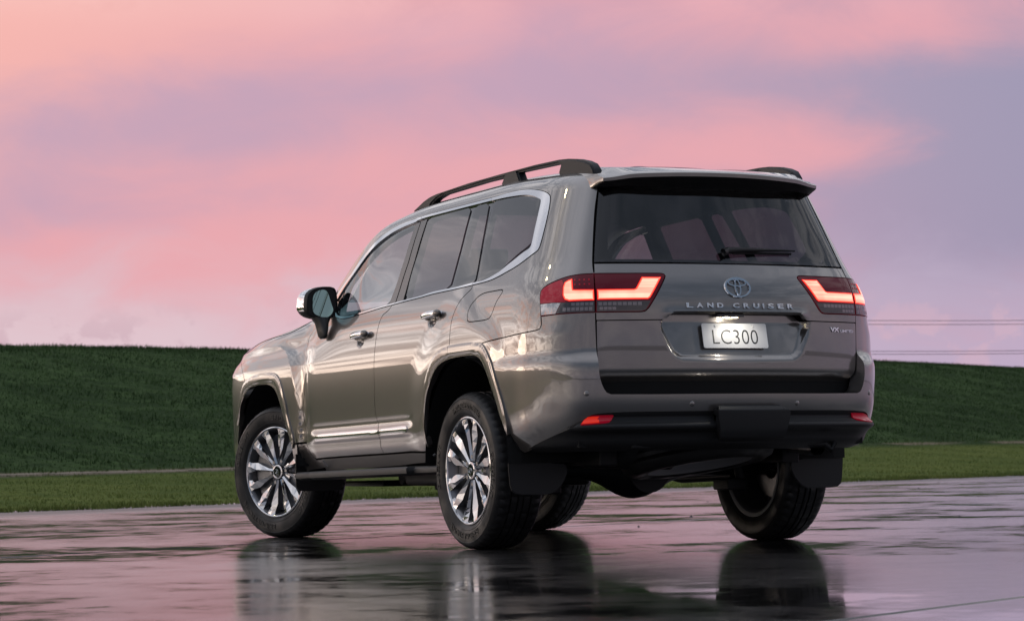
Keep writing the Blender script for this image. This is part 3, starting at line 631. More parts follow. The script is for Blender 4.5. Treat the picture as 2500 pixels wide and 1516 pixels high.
wing = panel('front_wing', o, M['paint'], car, D=D_side, h=.02)
panel('wing_foot', V_([[(-2.975, .586), (-2.776, .586)], cut(fdF, (-2.772, .582), (-2.691, .493))[1:], [(-2.691, .487), (-2.60, .486), (-2.56, .44), (-2.95, .42), (-3.02, .46)]]), M['paint'], car, D=D_side, h=.02)
# nose and bonnet (only their edges show past the wing)
panel('front_bumper', V_([fendF, [(-3.774, .985), (-3.82, .90), (-3.88, .83), (-3.92, .76), (-3.975, .62), (-3.975, .46), (-4.45, .46), (-4.45, 1.50), (-4.042, 1.56)]]), M['paint'], car, D=D_side, h=.03)
hl = [tuple(p) for p in hood[:near(hood, (-2.80, 1.815))]]
hr = [(p[0], 2*VC-p[1]) for p in hl]
panel('bonnet', V_([hl, [(-2.72, 1.84), (-2.62, 2.1), (-2.60, VC), (-2.62, 2*VC-2.1), (-2.72, 2*VC-1.84)], hr[::-1], [(-4.30, 2*VC-1.62), (-4.40, VC), (-4.30, 1.62)]]), M['paint'], car, h=.04, step=.03, sides='L')
P1 = full(np.array([-4.45]*9), np.linspace(.46, 1.56, 9))[0]
# doors
fdoor = V_([bl[near(bl, (-2.335, 1.366)):near(bl, (-1.545, 1.304))], midS, dB[::-1][near(dB[::-1], (-1.66, .497)):], fdF[::-1][:near(fdF[::-1], (-2.785, 1.33))], cr([(-2.785, 1.33), (-2.755, 1.445), (-2.70, 1.51), (-2.60, 1.535), (-2.50, 1.53), (-2.43, 1.50), (-2.345, 1.372)])])
door_f = panel('front_door', fdoor, M['paint'], car, D=D_side, h=.016)
i = near(aRo, (-.668, .953)); j = near(aRo, (-.983, .54))
rdoor = V_([bl[near(bl, (-1.536, 1.304)):near(bl, (-.497, 1.326))], rdR, aRo[min(i, j):max(i, j)][::-1], [(-1.005, .50)], dB[::-1][:near(dB[::-1], (-1.652, .497))], midS[::-1]])
door_r = panel('rear_door', rdoor, M['paint'], car, D=D_side, h=.016)
# body side: cant rail, pillars and rear quarter in one pressing
bltop = bl[near(bl, (-.497, 1.326)):]
arch_q = aRo[near(aRo, (-.668, .953)):near(aRo, (-.275, .93))]
o = V_([bltop, [(-2.405, 1.66), (-2.46, 1.80), (-2.52, 1.83), (-2.45, 1.90), (-2.30, 1.93)], lines([(-2.30, 1.93), (.10, 1.965), (.262, 1.962)], .03, False), tg[:near(tg, (.508, 1.318))], lo[::-1], qb[::-1][1:], [(-.268, .95)], arch_q[::-1], rdR[::-1]])
fuel = chaikin(T['fuel'], 2)
panel('body_side', o, M['paint'], car, holes=[fuel], D=D_side, h=.018, sides='L')
panel('body_side', o, M['paint'], car, D=D_side, h=.018, sides='R')
panel('fuel_flap', fuel, M['paint'], car, D=D_side, h=.02, sides='L')
panel('sill', [(-2.62, .488), (-2.3, .490), (-1.66, .491), (-1.01, .493), (-.99, .47), (-1.01, .44), (-1.53, .425), (-2.09, .42), (-2.62, .418)], M['paint'], car, D=D_side, off=-.004, h=.02)
# arch mouldings, a piece on the door and one on the body
def moulding(opening, outer, m):
    o = V_([opening, outer[::-1]])
    lo_ = ccw(lines(o))
    def Dm(q, v, P):
        dd = seg_dist(q, v, outer)
        return D_side(q, v, P)+.006+.004*sst(0, .018, dd)-.005*sst(.045, .065, dd)
    return panel('arch_moulding', o, m, car, D=Dm, h=.012, gap=.0015, depth=.035)
k1, k2 = near(aRo, (-.668, .953)), near(aRx, (-.668, 1.025))
moulding(aRo[:k1+1], aRx[:k2+1], M['paint']); moulding(aRo[k1:], aRx[k2:], M['paint'])
moulding(aFo[near(aFo, (-3.93, .73)):], aFx[near(aFx, (-4.0, .74)):], M['paint'])
# rear bumper: from arch to arch, up beside the tailgate to the lamps
bb = C_('bump_bot'); arch_b = aRo[near(aRo, (-.275, .93)):]
half = V_([qb[1:], [(.231, 1.105)], cr([(.231, 1.109), (.278, 1.111), (.328, 1.114), (.417, 1.116), (.508, 1.116)]), cr([(.509, 1.08), (.513, .976), (.517, .888), (.521, .814), (.531, .773), (.541, .749), (.552, .733), (.572, .725)])[1:]])
low = cr([(.012, .50), (.018, .463), (.06, .455), (.171, .484), (.302, .524), (.385, .556), (.428, .580), (.455, .606), (.49, .627), (.554, .634), (.676, .637), (.885, .637)])
R2 = lambda L: np.stack([2*QC-L[:, 0], L[:, 1]], 1)[::-1]
h_ = V_([low[::-1], arch_b[::-1][2:], [(-.268, .95)], half])
o = V_([h_, [(.8, .722), (QC, .722), (2*QC-.8, .722)], R2(h_), [(2*QC-.885, .637), (QC, .637), (.885, .637)]])
bumper = panel('rear_bumper', o, M['paint'], car, D=D_bump, h=.016, depth=.09, sides='L')[0]
# black lower valance
lowv = low+np.array([0, .014])
hv = V_([[(.885, .652), (.676, .652)], lowv[::-1][near(lowv[::-1], (.554, .648)):], [(.012, .47), (.02, .425), (.25, .425), (.42, .44), (.8, .44)]])
o = V_([hv, [(QC, .44)], R2(hv), [(QC, .652)]])
panel('bumper_valance', o, M['plastic'], car, D=D_val, h=.018, depth=.10, sides='L')
# tailgate
X = lambda L: [(QC+a, b) for a, b in L]
sp = [(.40, 1.076), (.386, 1.084), (.370, 1.101), (.352, 1.112), (.330, 1.116), (0, 1.1155)]
sp = cr([(.735, 1.074), (.56, 1.0745), (.42, 1.0755)], .02).tolist()+cr(sp, .01).tolist()
spL = [(-a, b) for a, b in sp]; spR = [(a, b) for a, b in sp[::-1]]
tL = [(QC-p[0]) for p in ()]
edgeL = cr([(-.736, 1.375), (-.739, 1.32), (-.738, 1.25), (-.741, 1.19), (-.741, 1.076)], .02)
lampcut = cr([(-.748, 1.1165), (-.60, 1.1165), (-.515, 1.117), (-.492, 1.124), (-.478, 1.138), (-.382, 1.288), (-.373, 1.304), (-.378, 1.314), (-.392, 1.318), (-.55, 1.318), (-.748, 1.318)], .012)
upL = V_([[(-.737, 1.372), (-.739, 1.324), (-.745, 1.3245)], lampcut[::-1], [(-.741, 1.11), (-.740, 1.078)], spL])
o = V_([X(upL), X([(-a, b) for a, b in upL[::-1].tolist()])])
panel('tailgate_upper', o, M['paint'], car, D=D_upper, h=.016, depth=.030, sides='L')
lowL = V_([spL[::-1], [(-.738, 1.071)], cr([(-.737, .976), (-.734, .888), (-.729, .84), (-.722, .80), (-.700, .735)], .02)])
o = V_([X(lowL), X([(-a, b) for a, b in lowL[::-1].tolist()])])
tail_low = panel('tailgate_lower', o, M['paint'], car, D=D_tail, h=.012, depth=.02, sides='L')[0]
rg = cr([(-.738, 1.378), (-.728, 1.48), (-.720, 1.56), (-.711, 1.65), (-.704, 1.74), (-.700, 1.80)], .03)
rgl = V_([rg, cr([(-.66, 1.79), (-.4, 1.80), (0, 1.805)], .05)])
o = V_([X(rgl), X([(-a, b) for a, b in rgl[::-1].tolist()]), X([(.4, 1.377), (0, 1.3745), (-.4, 1.377)])])
panel('rear_window', o, M['glass_rear'], car, off=-.002, h=.03, depth=.006, sides='L')
b1 = offset(ccw(lines(o, .02)), .022)
panel('window_surround', o, M['gloss'], car, holes=[b1], off=-.006, h=.02, depth=.02, sides='L')
# ------------------------------------------------------------------ glazing
def frame(name, pts, m, holes, **k): return panel(name, pts, m, car, holes=holes, **k)
gl = {k: chaikin(T[k], 1) for k in ('glassFD', 'triFD', 'glassRD', 'glassRDq', 'glassQ')}
ins = lambda L: offset(ccw(lines(L)), .007)
split1 = [(-1.404, 1.795), (-1.412, 1.73), (-1.430, 1.54), (-1.494, 1.312), (-1.50, 1.298)]
split2 = [(-.515, 1.80), (-.512, 1.72), (-.50, 1.58), (-.470, 1.42), (-.455, 1.32)]
bo = ccw(lines(bl, .02))
top = bl[near(bl, (.007, 1.791)):]; 
f1 = V_([bl[:near(bl, (-1.50, 1.304))], split1[::-1], bl[near(bl, (-1.404, 1.793)):]])
f2 = V_([bl[near(bl, (-1.50, 1.304)):near(bl, (-.46, 1.328))], split2[::-1], bl[near(bl, (-.515, 1.792)):near(bl, (-1.404, 1.793))], split1])
f3 = V_([bl[near(bl, (-.46, 1.328)):near(bl, (-.515, 1.792))], split2])
for f, hs in ((f1, ('glassFD', 'triFD')), (f2, ('glassRD', 'glassRDq')), (f3, ('glassQ',))):
    panel('window_frame', f, M['gloss'], car, holes=[ins(gl[h]) for h in hs], off=-.010, h=.03, gap=.001, depth=.03)
panel('front_door_glass', gl['glassFD'], M['glass_front'], car, off=-.005, h=.035, gap=0, depth=.004)
panel('quarter_light', gl['triFD'], M['glass_front'], car, off=-.005, h=.035, gap=0, depth=.004)
panel('rear_door_glass', gl['glassRD'], M['glass_dark'], car, off=-.005, h=.035, gap=0, depth=.004)
panel('quarter_light', gl['glassRDq'], M['glass_dark'], car, off=-.005, h=.035, gap=0, depth=.004)
panel('rear_quarter_glass', gl['glassQ'], M['glass_dark'], car, off=-.004, h=.035, gap=0, depth=.004)
panel('pillar_trim', T['pillarF'], M['pillar'], car, off=-.002, h=.04, gap=.001, depth=.010)
panel('pillar_trim', T['pillarR'], M['pillar'], car, off=-.002, h=.04, gap=.001, depth=.010)
# bright surround, in three lengths
def trimring(a, b, ia, ib):
    return V_([bl[min(a, b):max(a, b)+1], bi[min(ia, ib):max(ia, ib)+1][::-1]])
nb, ni = lambda p: near(bl, p), near
c1, c2 = (-1.50, 1.304), (-.495, 1.326); t1, t2 = (-1.404, 1.793), (-.515, 1.792)
def piece(p, q_): return V_([bl[nb(p):nb(q_)+1], bi[near(bi, p):near(bi, q_)+1][::-1]])
for p, q_ in (((-2.415, 1.445), c1), (c1, c2), (c2, t2), (t2, t1), (t1, (-2.419, 1.605))):
    panel('window_trim', piece(p, q_), M['satin'] if p == c2 else M['chrome'], car, off=.003, h=.012, gap=.0012, depth=.018)
# ------------------------------------------------------------------ roof, windscreen
o = V_([lines([(-2.30, 1.935), (-1.5, 1.94), (.10, 1.97), (.255, 1.967)], .04, False)])
def roofpart(name, q0, q1, m, **k):
    qs = np.linspace(q0, q1, 12); L = [(a, 1.937 if a < -.2 else 1.969) for a in qs]
    return panel(name, V_([L, [(a, 2*VC-b) for a, b in L[::-1]]]), m, car, h=.06, step=.05, sides='L', **k)
roofpart('roof', -1.62, .255, M['paint'], depth=.04)
roofpart('windscreen', -2.58, -1.63, M['glass_front'], depth=.004)
# ------------------------------------------------------------------ lamps
lampo = V_([lo, [(.509, 1.316)], cr([(.508, 1.30), (.506, 1.19), (.506, 1.117)])[1:], cr([(.508, 1.1165), (.417, 1.116), (.328, 1.114), (.278, 1.111), (.231, 1.109)])[1:]])
lamp = panel('tail_lamp', lampo, M['lens'], car, off=.001, h=.02, depth=.04)
q_lampin = V_([X(lampcut.tolist()), [(QC-.741, 1.318), (QC-.741, 1.1165)]])
lid = panel('tailgate_lamp', q_lampin, M['lens'], car, off=.001, h=.02, depth=.04)
def sub(name, pts, m, parents, off, **k):
    for par, s in zip(parents, 'LR'):
        panel(name, pts, m, par, sides=s, off=off, gap=0, depth=k.get('depth', .002), h=k.get('h', .02), step=k.get('step', .012))
sub('red_lens', V_([cr([(.222, 1.176), (.219, 1.215), (.222, 1.238), (.240, 1.257), (.290, 1.279), (.337, 1.291)]), [(.345, 1.270), (.340, 1.245), (.342, 1.205), (.352, 1.185), (.36, 1.175)]]), M['lens_red'], lamp, .002)
sub('clear_lens', [(.233, 1.114), (.224, 1.170), (.30, 1.172), (.335, 1.170), (.322, 1.145), (.310, 1.116)], M['lens_bright'], lamp, .002)
sub('smoked_lens', [(.312, 1.117), (.326, 1.146), (.338, 1.170), (.502, 1.173), (.503, 1.119), (.417, 1.119)], M['lens_clear'], lamp, .0015)
GO = [(.372, 1.288), (.392, 1.293), (.397, 1.236), (.502, 1.233), (.502, 1.178), (.377, 1.177), (.354, 1.186), (.344, 1.207), (.344, 1.250), (.352, 1.276)]
GI = [(.373, 1.279), (.386, 1.284), (.390, 1.229), (.494, 1.227), (.494, 1.184), (.379, 1.183), (.360, 1.191), (.351, 1.210), (.351, 1.248), (.358, 1.271)]
shrink = lambda L, d: offset(ccw(lines(L)), d)
sub('light_guide', GO, M['lit_edge'], lamp, .0035); sub('light_band', shrink(GO, .0035), M['lit_mid'], lamp, .0045); sub('light_core', shrink(GO, .0080), M['lit_core'], lamp, .0055)
GO2 = X([(-.732, 1.233), (-.545, 1.234), (-.534, 1.238), (-.495, 1.297), (-.397, 1.2965), (-.468, 1.190), (-.480, 1.182), (-.732, 1.180)])
GI2 = X([(-.724, 1.2275), (-.543, 1.2285), (-.530, 1.2325), (-.491, 1.291), (-.409, 1.2905), (-.473, 1.194), (-.483, 1.188), (-.724, 1.186)])
sub('light_guide', GO2, M['lit_edge'], lid, .0035); sub('light_band', shrink(GO2, .0035), M['lit_mid'], lid, .0045); sub('light_core', shrink(GO2, .0080), M['lit_core'], lid, .0055)
sub('smoked_lens', X([(-.735, 1.173), (-.466, 1.173), (-.494, 1.128), (-.515, 1.121), (-.735, 1.120)]), M['lens_clear'], lid, .0015)
for k in range(9): sub('reverse_reflector', X([(-.728+.0245*k, 1.168), (-.7075+.0245*k, 1.168), (-.7085+.0245*k, 1.151), (-.728+.0245*k, 1.151)]), M['reflector'], lid, .002)
for k in range(4): sub('indicator_cell', X([(-.722+.022*k, 1.143), (-.704+.022*k, 1.143), (-.704+.022*k, 1.128), (-.722+.022*k, 1.128)]), M['reflector'], lid, .002)
for k in range(5): sub('reverse_reflector', [(.388+.0225*k, 1.168), (.406+.0225*k, 1.168), (.406+.0225*k, 1.153), (.388+.0225*k, 1.153)], M['reflector'], lamp, .002)
for k in range(7): sub('indicator_cell', [(.346+.0215*k, 1.144), (.363+.0215*k, 1.144), (.363+.0215*k, 1.127), (.346+.0215*k, 1.127)], M['reflector'], lamp, .002)
for gq in (.405, .430, .455, .480):
    for vv in (1.286, 1.262): sub('lamp_bulb', [(gq-.004, vv-.004), (gq+.004, vv-.004), (gq+.004, vv+.004), (gq-.004, vv+.004)], M['lens_red'], lamp, .003)
# reflectors let into the bumper corners
rf = [(.440, .590), (.452, .606), (.468, .617), (.49, .6215), (.588, .6215), (.580, .606), (.566, .597), (.54, .594)]
refl = panel('bumper_reflector', rf, M['lens_red'], car, D=lambda q, v, P: D_val(q, v, P)+.0, off=.010, h=.015, gap=0, depth=.03)
panel('emissive_segment', [(.443, .592), (.454, .607), (.469, .618), (.49, .6205), (.519, .6205), (.519, .5955)], M['emissive_red'], refl[0], D=D_val, off=.012, h=.015, gap=0, depth=.002, sides='L')  # emissive red piece over the outer part of the left reflector only
# ------------------------------------------------------------------ black backing added behind the shut lines so no light leaks through
wellF = [(-3.45+.55*math.cos(a), .46+.53*math.sin(a)) for a in np.linspace(0, math.pi, 24)]
wellR = [(-.50+.525*math.cos(a), .46+.525*math.sin(a)) for a in np.linspace(0, math.pi, 24)]
o = V_([[(-4.42, .47), (-4.0, .47)], wellF[::-1], [(-2.9, .45), (-1.03, .45)], wellR[::-1], [(.03, .47), (.5, .47), (QC, .47), (QC, 1.02)],
        [(.85, 1.02), (.62, 1.08), (.60, 1.30), (-.2, 1.27), (-2.3, 1.27), (-2.7, 1.45), (-3.4, 1.6), (-4.0, 1.5), (-4.42, 1.4)]])
panel('gap_backing', o, M['shadow'], car, off=-.05, h=.05, step=.03, gap=0, depth=.004)
panel('gap_backing', [(.40, 1.30), (.60, 1.30), (.62, 1.6), (.63, 1.80), (.50, 1.90), (.30, 1.96), (.28, 1.90), (.42, 1.80)], M['shadow'], car, off=-.03, h=.04, gap=0, depth=.004)
panel('cargo_bulkhead', [(.50, .70), (QC, .70), (QC, 1.36), (.52, 1.36)], M['shadow'], car, off=-.13, h=.06, gap=0, depth=.004)
def box(bm, x0, x1, y0, y1, z0, z1, bev=0.0):
    r = bmesh.ops.create_cube(bm, size=1.0); vs = r['verts']
    for v in vs: v.co = Vector(((x0+x1)/2+v.co.x*(x1-x0), (y0+y1)/2+v.co.y*(y1-y0), (z0+z1)/2+v.co.z*(z1-z0)))
    if bev: bmesh.ops.bevel(bm, geom=list({e for v in vs for e in v.link_edges}), offset=bev, segments=3, profile=.6, affect='EDGES')
def boxo(name, m, par, *a, bev=0.0, smooth=None):
    bm = bmesh.new(); box(bm, *a, bev=bev); return from_bm(name, bm, m, par, angle=40 if bev else None)
def tubeo(name, m, par, pts, r, seg=12):
    bm = bmesh.new(); tube(bm, pts, r, seg); return from_bm(name, bm, m, par, angle=50)
def extrude_poly(name, pts, axis, a, b, m, par, bev=0.0, taper=None):
    """closed outline extruded between a and b along x (axis 0: pts are y,z) or y (axis 1: pts are x,z)"""
    L = ccw(np.asarray(pts, float)); bm = bmesh.new()
    mk = (lambda p, t: (t, p[0], p[1])) if axis == 0 else (lambda p, t: (p[0], t, p[1]))
    v0 = [bm.verts.new(mk(p, a)) for p in L]; v1 = [bm.verts.new(mk(p, b)) for p in (L if taper is None else taper(L))]
    n = len(L); f0 = bm.faces.new(v0); f1 = bm.faces.new(v1[::-1])
    for i in range(n): bm.faces.new((v0[i], v1[i], v1[(i+1) % n], v0[(i+1) % n]))
    bmesh.ops.recalc_face_normals(bm, faces=bm.faces)
    if bev: bmesh.ops.bevel(bm, geom=[e for e in bm.edges if e.is_boundary is False and (e.link_faces[0] in (f0, f1) or e.link_faces[1] in (f0, f1))], offset=bev, segments=2, affect='EDGES')
    return from_bm(name, bm, m, par, angle=35)
# wheel wells
for yc in (0.0, 2.87):
    for s in (-1, 1):
        bm = bmesh.new(); rings = []
        for x in (.972, .90, .42):
            rings.append([bm.verts.new((s*x, yc-.02+math.cos(a)*(.50 if x > .95 else .51), .44+math.sin(a)*.525)) for a in np.linspace(-.02, math.pi+.02, 40)])
        for u, v in zip(rings, rings[1:]):
            for i in range(39): bm.faces.new((u[i], u[i+1], v[i+1], v[i]))
        bm.faces.new(rings[-1]); from_bm('wheel_arch_liner', bm, M['shadow'], car)
# ------------------------------------------------------------------ wheels
def lathe(name, prof, m, par, seg=96, smooth_angle=35, mod=None):
    """revolve (radius, depth) about the x axis; depth 0 is the outer face, positive towards the middle of the car"""
    k = len(prof); th = np.arange(seg)*2*np.pi/seg; V = []
    for j, (r, dd) in enumerate(prof):
        rr = np.full(seg, r) if mod is None else r+mod(j, np.arange(seg))
        V.append(np.stack([np.full(seg, dd), np.cos(th)*rr, np.sin(th)*rr], 1))
    V = np.concatenate(V); F = [[a*seg+i, (a+1)*seg+i, (a+1)*seg+(i+1) % seg, a*seg+(i+1) % seg] for a in range(k-1) for i in range(seg)]
    o = mesh_from(name, V, F, m, par); o.data.shade_smooth(); o.data.set_sharp_from_angle(angle=math.radians(smooth_angle)); return o
def text_mesh(body, size, extrude, bevel=0.0, spacing=1.0, sx=1.0, off=0.0, align='CENTER'):
    c = bpy.data.curves.new('lettering', 'FONT'); c.body = body; c.size = size; c.extrude = extrude; c.bevel_depth = bevel; c.bevel_resolution = 1
    c.space_character = spacing; c.align_x = align; c.offset = off; c.resolution_u = 6
    ob = bpy.data.objects.new('lettering', c); COL.objects.link(ob); bpy.context.view_layer.update()
    me = bpy.data.meshes.new_from_object(ob.evaluated_get(bpy.context.evaluated_depsgraph_get())); bpy.data.objects.remove(ob); bpy.data.curves.remove(c)
    for v in me.vertices: v.co.x *= sx
    return me
def emblem_bm(w, h, t):
    """three interlocked oval rings, flat-topped"""
    bm = bmesh.new()
    def ring(cx, cz, a, b, wa, wb, z0):
        n = 56; R = []
        for kx, kz in ((1, .0), (.78, 1), (.22, 1), (0, 0)):
            R.append([bm.verts.new((cx+math.cos(u)*(a-wa*(1-kx)), cz+math.sin(u)*(b-wb*(1-kx)), z0+t*kz)) for u in np.linspace(0, 2*math.pi, n, False)])
        for u, v in zip(R, R[1:]):
            for i in range(n): bm.faces.new((u[i], u[(i+1) % n], v[(i+1) % n], v[i]))
    ring(0, 0, w/2, h/2, w*.095, h*.105, 0)
    ring(0, h*.215, w*.365, h*.205, w*.070, h*.085, .0004)
    ring(0, 0, w*.125, h*.405, w*.062, h*.090, .0008)
    return bm
TR, RR = .3995, .2725
# tyre profile: bead, sidewall, shoulder, tread with three grooves
side_p = [(.270, .004), (.278, -.001), (.290, -.010), (.300, -.014), (.302, -.0125), (.318, -.018), (.345, -.0195), (.362, -.0165), (.3645, -.018), (.374, -.013), (.385, -.003), (.3925, .010)]
tread = [(.3962, .020), (.3972, .035), (.3978, .052), (.3885, .0535), (.3885, .061), (.3982, .0625), (.3992, .092), (.3895, .0935), (.3895, .1015), (.3995, .103), (.3997, .1125)]
hp = side_p+tread; tp = hp+[(r, .225-dd) for r, dd in hp[::-1][1:]]
TSEG = 156
def tyre_mod(j, i):
    n = len(tp); d = np.zeros(len(i)); jj = min(j, n-1-j)
    if jj in (10, 11, 12, 13): d = np.where(i % 3 == 0, -.0075 if jj > 10 else -.004, 0.0)
    if jj in (14, 17, 18, 21): d = np.where((i+1) % 6 == 0, -.006, 0.0)
    return d
def make_wheel(front):
    w = empty('wheel', (0, 0, 0), car)
    ty = lathe('tyre', tp, M['rubber'], w, TSEG, 28, tyre_mod)
    # raised maker's lettering bent round the sidewall
    for body, th0, sz, rad in (('BRIDGESTONE', 1.5, .044, .3305), ('BRIDGESTONE', 4.64, .044, .3305), ('DUELER A/T', 3.07, .036, .333), ('DUELER A/T', 6.2, .036, .333)):
        me = text_mesh(body, sz, .0014, 0, 1.05, 1.15)
        for v in me.vertices:
            a = th0+v.co.x/rad*(1); r = rad-sz*.35+v.co.y
            v.co = (-.0195-.0008-v.co.z*1.0+ (0.003 if r < .312 else 0), math.cos(a)*r, math.sin(a)*r)
        link('tyre_lettering', me, M['letter_rubber'], ty)
    rim = lathe('rim', [(.2735, .000), (.2735, -.004), (.268, -.006), (.263, -.003), (.2605, .004)], M['wheel'], w, 96, 30)
    lathe('rim_barrel', [(.2605, .004), (.256, .010), (.248, .030), (.238, .060), (.232, .120), (.240, .170), (.262, .195), (.2735, .205), (.2735, .226), (.262, .224), (.235, .200), (.225, .12), (.231, .05), (.20, .052), (.085, .056)], M['barrel'], rim, 96, 40)
    lathe('rim_lip', [(.254, .220), (.262, .2275), (.272, .2285), (.2755, .226), (.2755, .215)], M['lip'], rim, 96, 40)
    # pairs of swept blades: broad at the rim, pinched to a knife edge at the hub
    def blade_mesh(flip):
        rows = [(.050, -.010, 0, .010, .026, .018, .030), (.095, -.011, .001, .009, .025, .016, .029), (.150, -.022, .0045, .010, .022, .011, .025), (.190, -.034, .0075, .014, .018, .005, .022),
                (.212, -.032, .003, .017, .014, .002, .020), (.238, -.028, -.004, .027, .010, .0015, .012), (.262, -.034, -.004, .035, .004, -.0012, .004)]
        V = []
        for r, a, b, c, da, db, dc in rows:
            for tq, dd in ((a, da+.040), (a, da), (b, db), (c, dc), (c, dc+.040)):
                th = flip*tq/r; V.append((dd, r*math.cos(th), r*math.sin(th)))
        F = []
        for i in range(len(rows)-1):
            for j in range(4):
                f = [i*5+j, i*5+j+1, (i+1)*5+j+1, (i+1)*5+j]; F.append(f if flip > 0 else f[::-1])
        me = bpy.data.meshes.new('spoke'); me.from_pydata(V, [], F); me.update(); me.materials.append(M['wheel']); me.materials.append(M['barrel'])
        for fi, pl_ in enumerate(me.polygons): pl_.material_index = 1 if fi % 4 in (0, 3) else 0
        return me
    if 'spk' not in M: M['spk'] = (blade_mesh(1), blade_mesh(-1))
    for i in range(12):
        o = link('spoke', M['spk'][i % 2], None, w); o.rotation_euler = (math.radians(30*i+(-2.3 if i % 2 else 2.3)+8), 0, 0)
    lathe('hub', [(.0, .012), (.030, .012), (.0335, .014), (.036, .012), (.043, .014), (.045, .020), (.047, .036), (.085, .042), (.090, .060)], M['wheel'], w, 48, 30)
    cap = lathe('hub_cap', [(0, .0095), (.031, .0105), (.033, .013)], M['gloss'], w, 48)
    bm = emblem_bm(.040, .030, .0015); e = from_bm('emblem', bm, M['chrome'], cap); e.matrix_local = Matrix(((0, 0, -1, .0092), (-1, 0, 0, 0), (0, 1, 0, 0), (0, 0, 0, 1)))
    for i in range(6):
        a = math.radians(60*i+23); bm = bmesh.new(); bmesh.ops.create_cone(bm, cap_ends=True, segments=6, radius1=.0125, radius2=.0105, depth=.030, matrix=Matrix.Translation((.034, math.cos(a)*.0695, math.sin(a)*.0695)) @ Matrix.Rotation(-math.pi/2, 4, 'Y'))
        from_bm('wheel_nut', bm, M['steel'], w, angle=30)
    lathe('brake_disc', [(.075, .085), (.165, .083), (.170, .086), (.170, .104), (.075, .106)], M['disc'], w, 64)
    bm = bmesh.new(); box(bm, .062, .125, .075, .195, -.085, .085, .014); from_bm('brake_caliper', bm, M['under'], w, angle=40)
    return w
M['letter_rubber'] = mat('letter_rubber', (.034, .034, .035), .42)
w0 = make_wheel(False)
def copy_tree(o, parent):
    c = o.copy(); COL.objects.link(c); c.parent = parent
    for ch in list(o.children): copy_tree(ch, c)
    return c
STEER = math.radians(20.0)
for x, y, st, rot in ((-.945, 0, 0, 8), (.945, 0, 0, 40), (-.945, 2.85, STEER, 31), (.945, 2.85, STEER, 77)):
    w = w0 if (x < 0 and y == 0) else copy_tree(w0, car)
    s = -1 if x < 0 else 1
    wm = Matrix.Translation((s*.8325, y, TR-.003)) @ Matrix.Rotation(st, 4, 'Z')
    if s > 0: wm = wm @ Matrix.Rotation(math.pi, 4, 'Z')
    w.matrix_local = wm @ Matrix.Translation((-.1125, 0, 0)) @ Matrix.Rotation(math.radians(rot), 4, 'X')
# ------------------------------------------------------------------ side details
# bright strip let into the foot of the doors
panel('door_strip', chaikin(T['strip'], 1), M['satin'], door_f[0], D=D_side, off=.004, h=.02, gap=0, depth=.008, sides='L')
panel('door_strip', chaikin(T['strip2'], 1), M['satin'], door_r[0], D=D_side, off=.004, h=.02, gap=0, depth=.008, sides='L')
panel('door_strip', chaikin(T['strip'], 1), M['satin'], door_f[1], D=D_side, off=.004, h=.02, gap=0, depth=.008, sides='R')
panel('door_strip', chaikin(T['strip2'], 1), M['satin'], door_r[1], D=D_side, off=.004, h=.02, gap=0, depth=.008, sides='R')
# pull handles
def handle(dp, s, qc, vc):
    P, N = full(np.array(qc), np.array(vc))
    bm = bmesh.new(); n = 19; rings = []
    for i in range(n):
        u = i/(n-1); y = (.5-u)*.255; arc = math.sin(u*math.pi)**.55; w = .010+.009*math.sin(u*math.pi)**.5
        if i in (0, n-1): w *= .5
        tk = .010 if 0 < i < n-1 else .004
        o_ = .006+.026*arc
        rings.append([bm.verts.new((-(o_+tk*math.cos(a)), y, .030*(.5-u)*-.30+w*math.sin(a))) for a in np.linspace(0, 2*math.pi, 14, False)])
    for u, v in zip(rings, rings[1:]):
        for i in range(14): bm.faces.new((u[i], u[(i+1) % 14], v[(i+1) % 14], v[i]))
    bm.faces.new(rings[0]); bm.faces.new(rings[-1][::-1]); bmesh.ops.recalc_face_normals(bm, faces=bm.faces)
    o = from_bm('handle', bm, M['chrome'], dp, angle=60); o.location = (P[0], P[1], P[2])
    bm = bmesh.new(); bmesh.ops.create_uvsphere(bm, u_segments=20, v_segments=12, radius=1, matrix=Matrix.Translation((-.020, -.088, .003)) @ Matrix.Diagonal((.0165, .046, .0205, 1)))
    e = from_bm('lock_end', bm, M['pillar'], o, True)
    if s > 0: o.location.x *= -1; o.rotation_euler = (0, 0, 0); o.scale = (-1, 1, 1)
for i, s in enumerate((-1, 1)):
    handle(door_f[i], s, -1.925, 1.166); handle(door_r[i], s, -.943, 1.203)
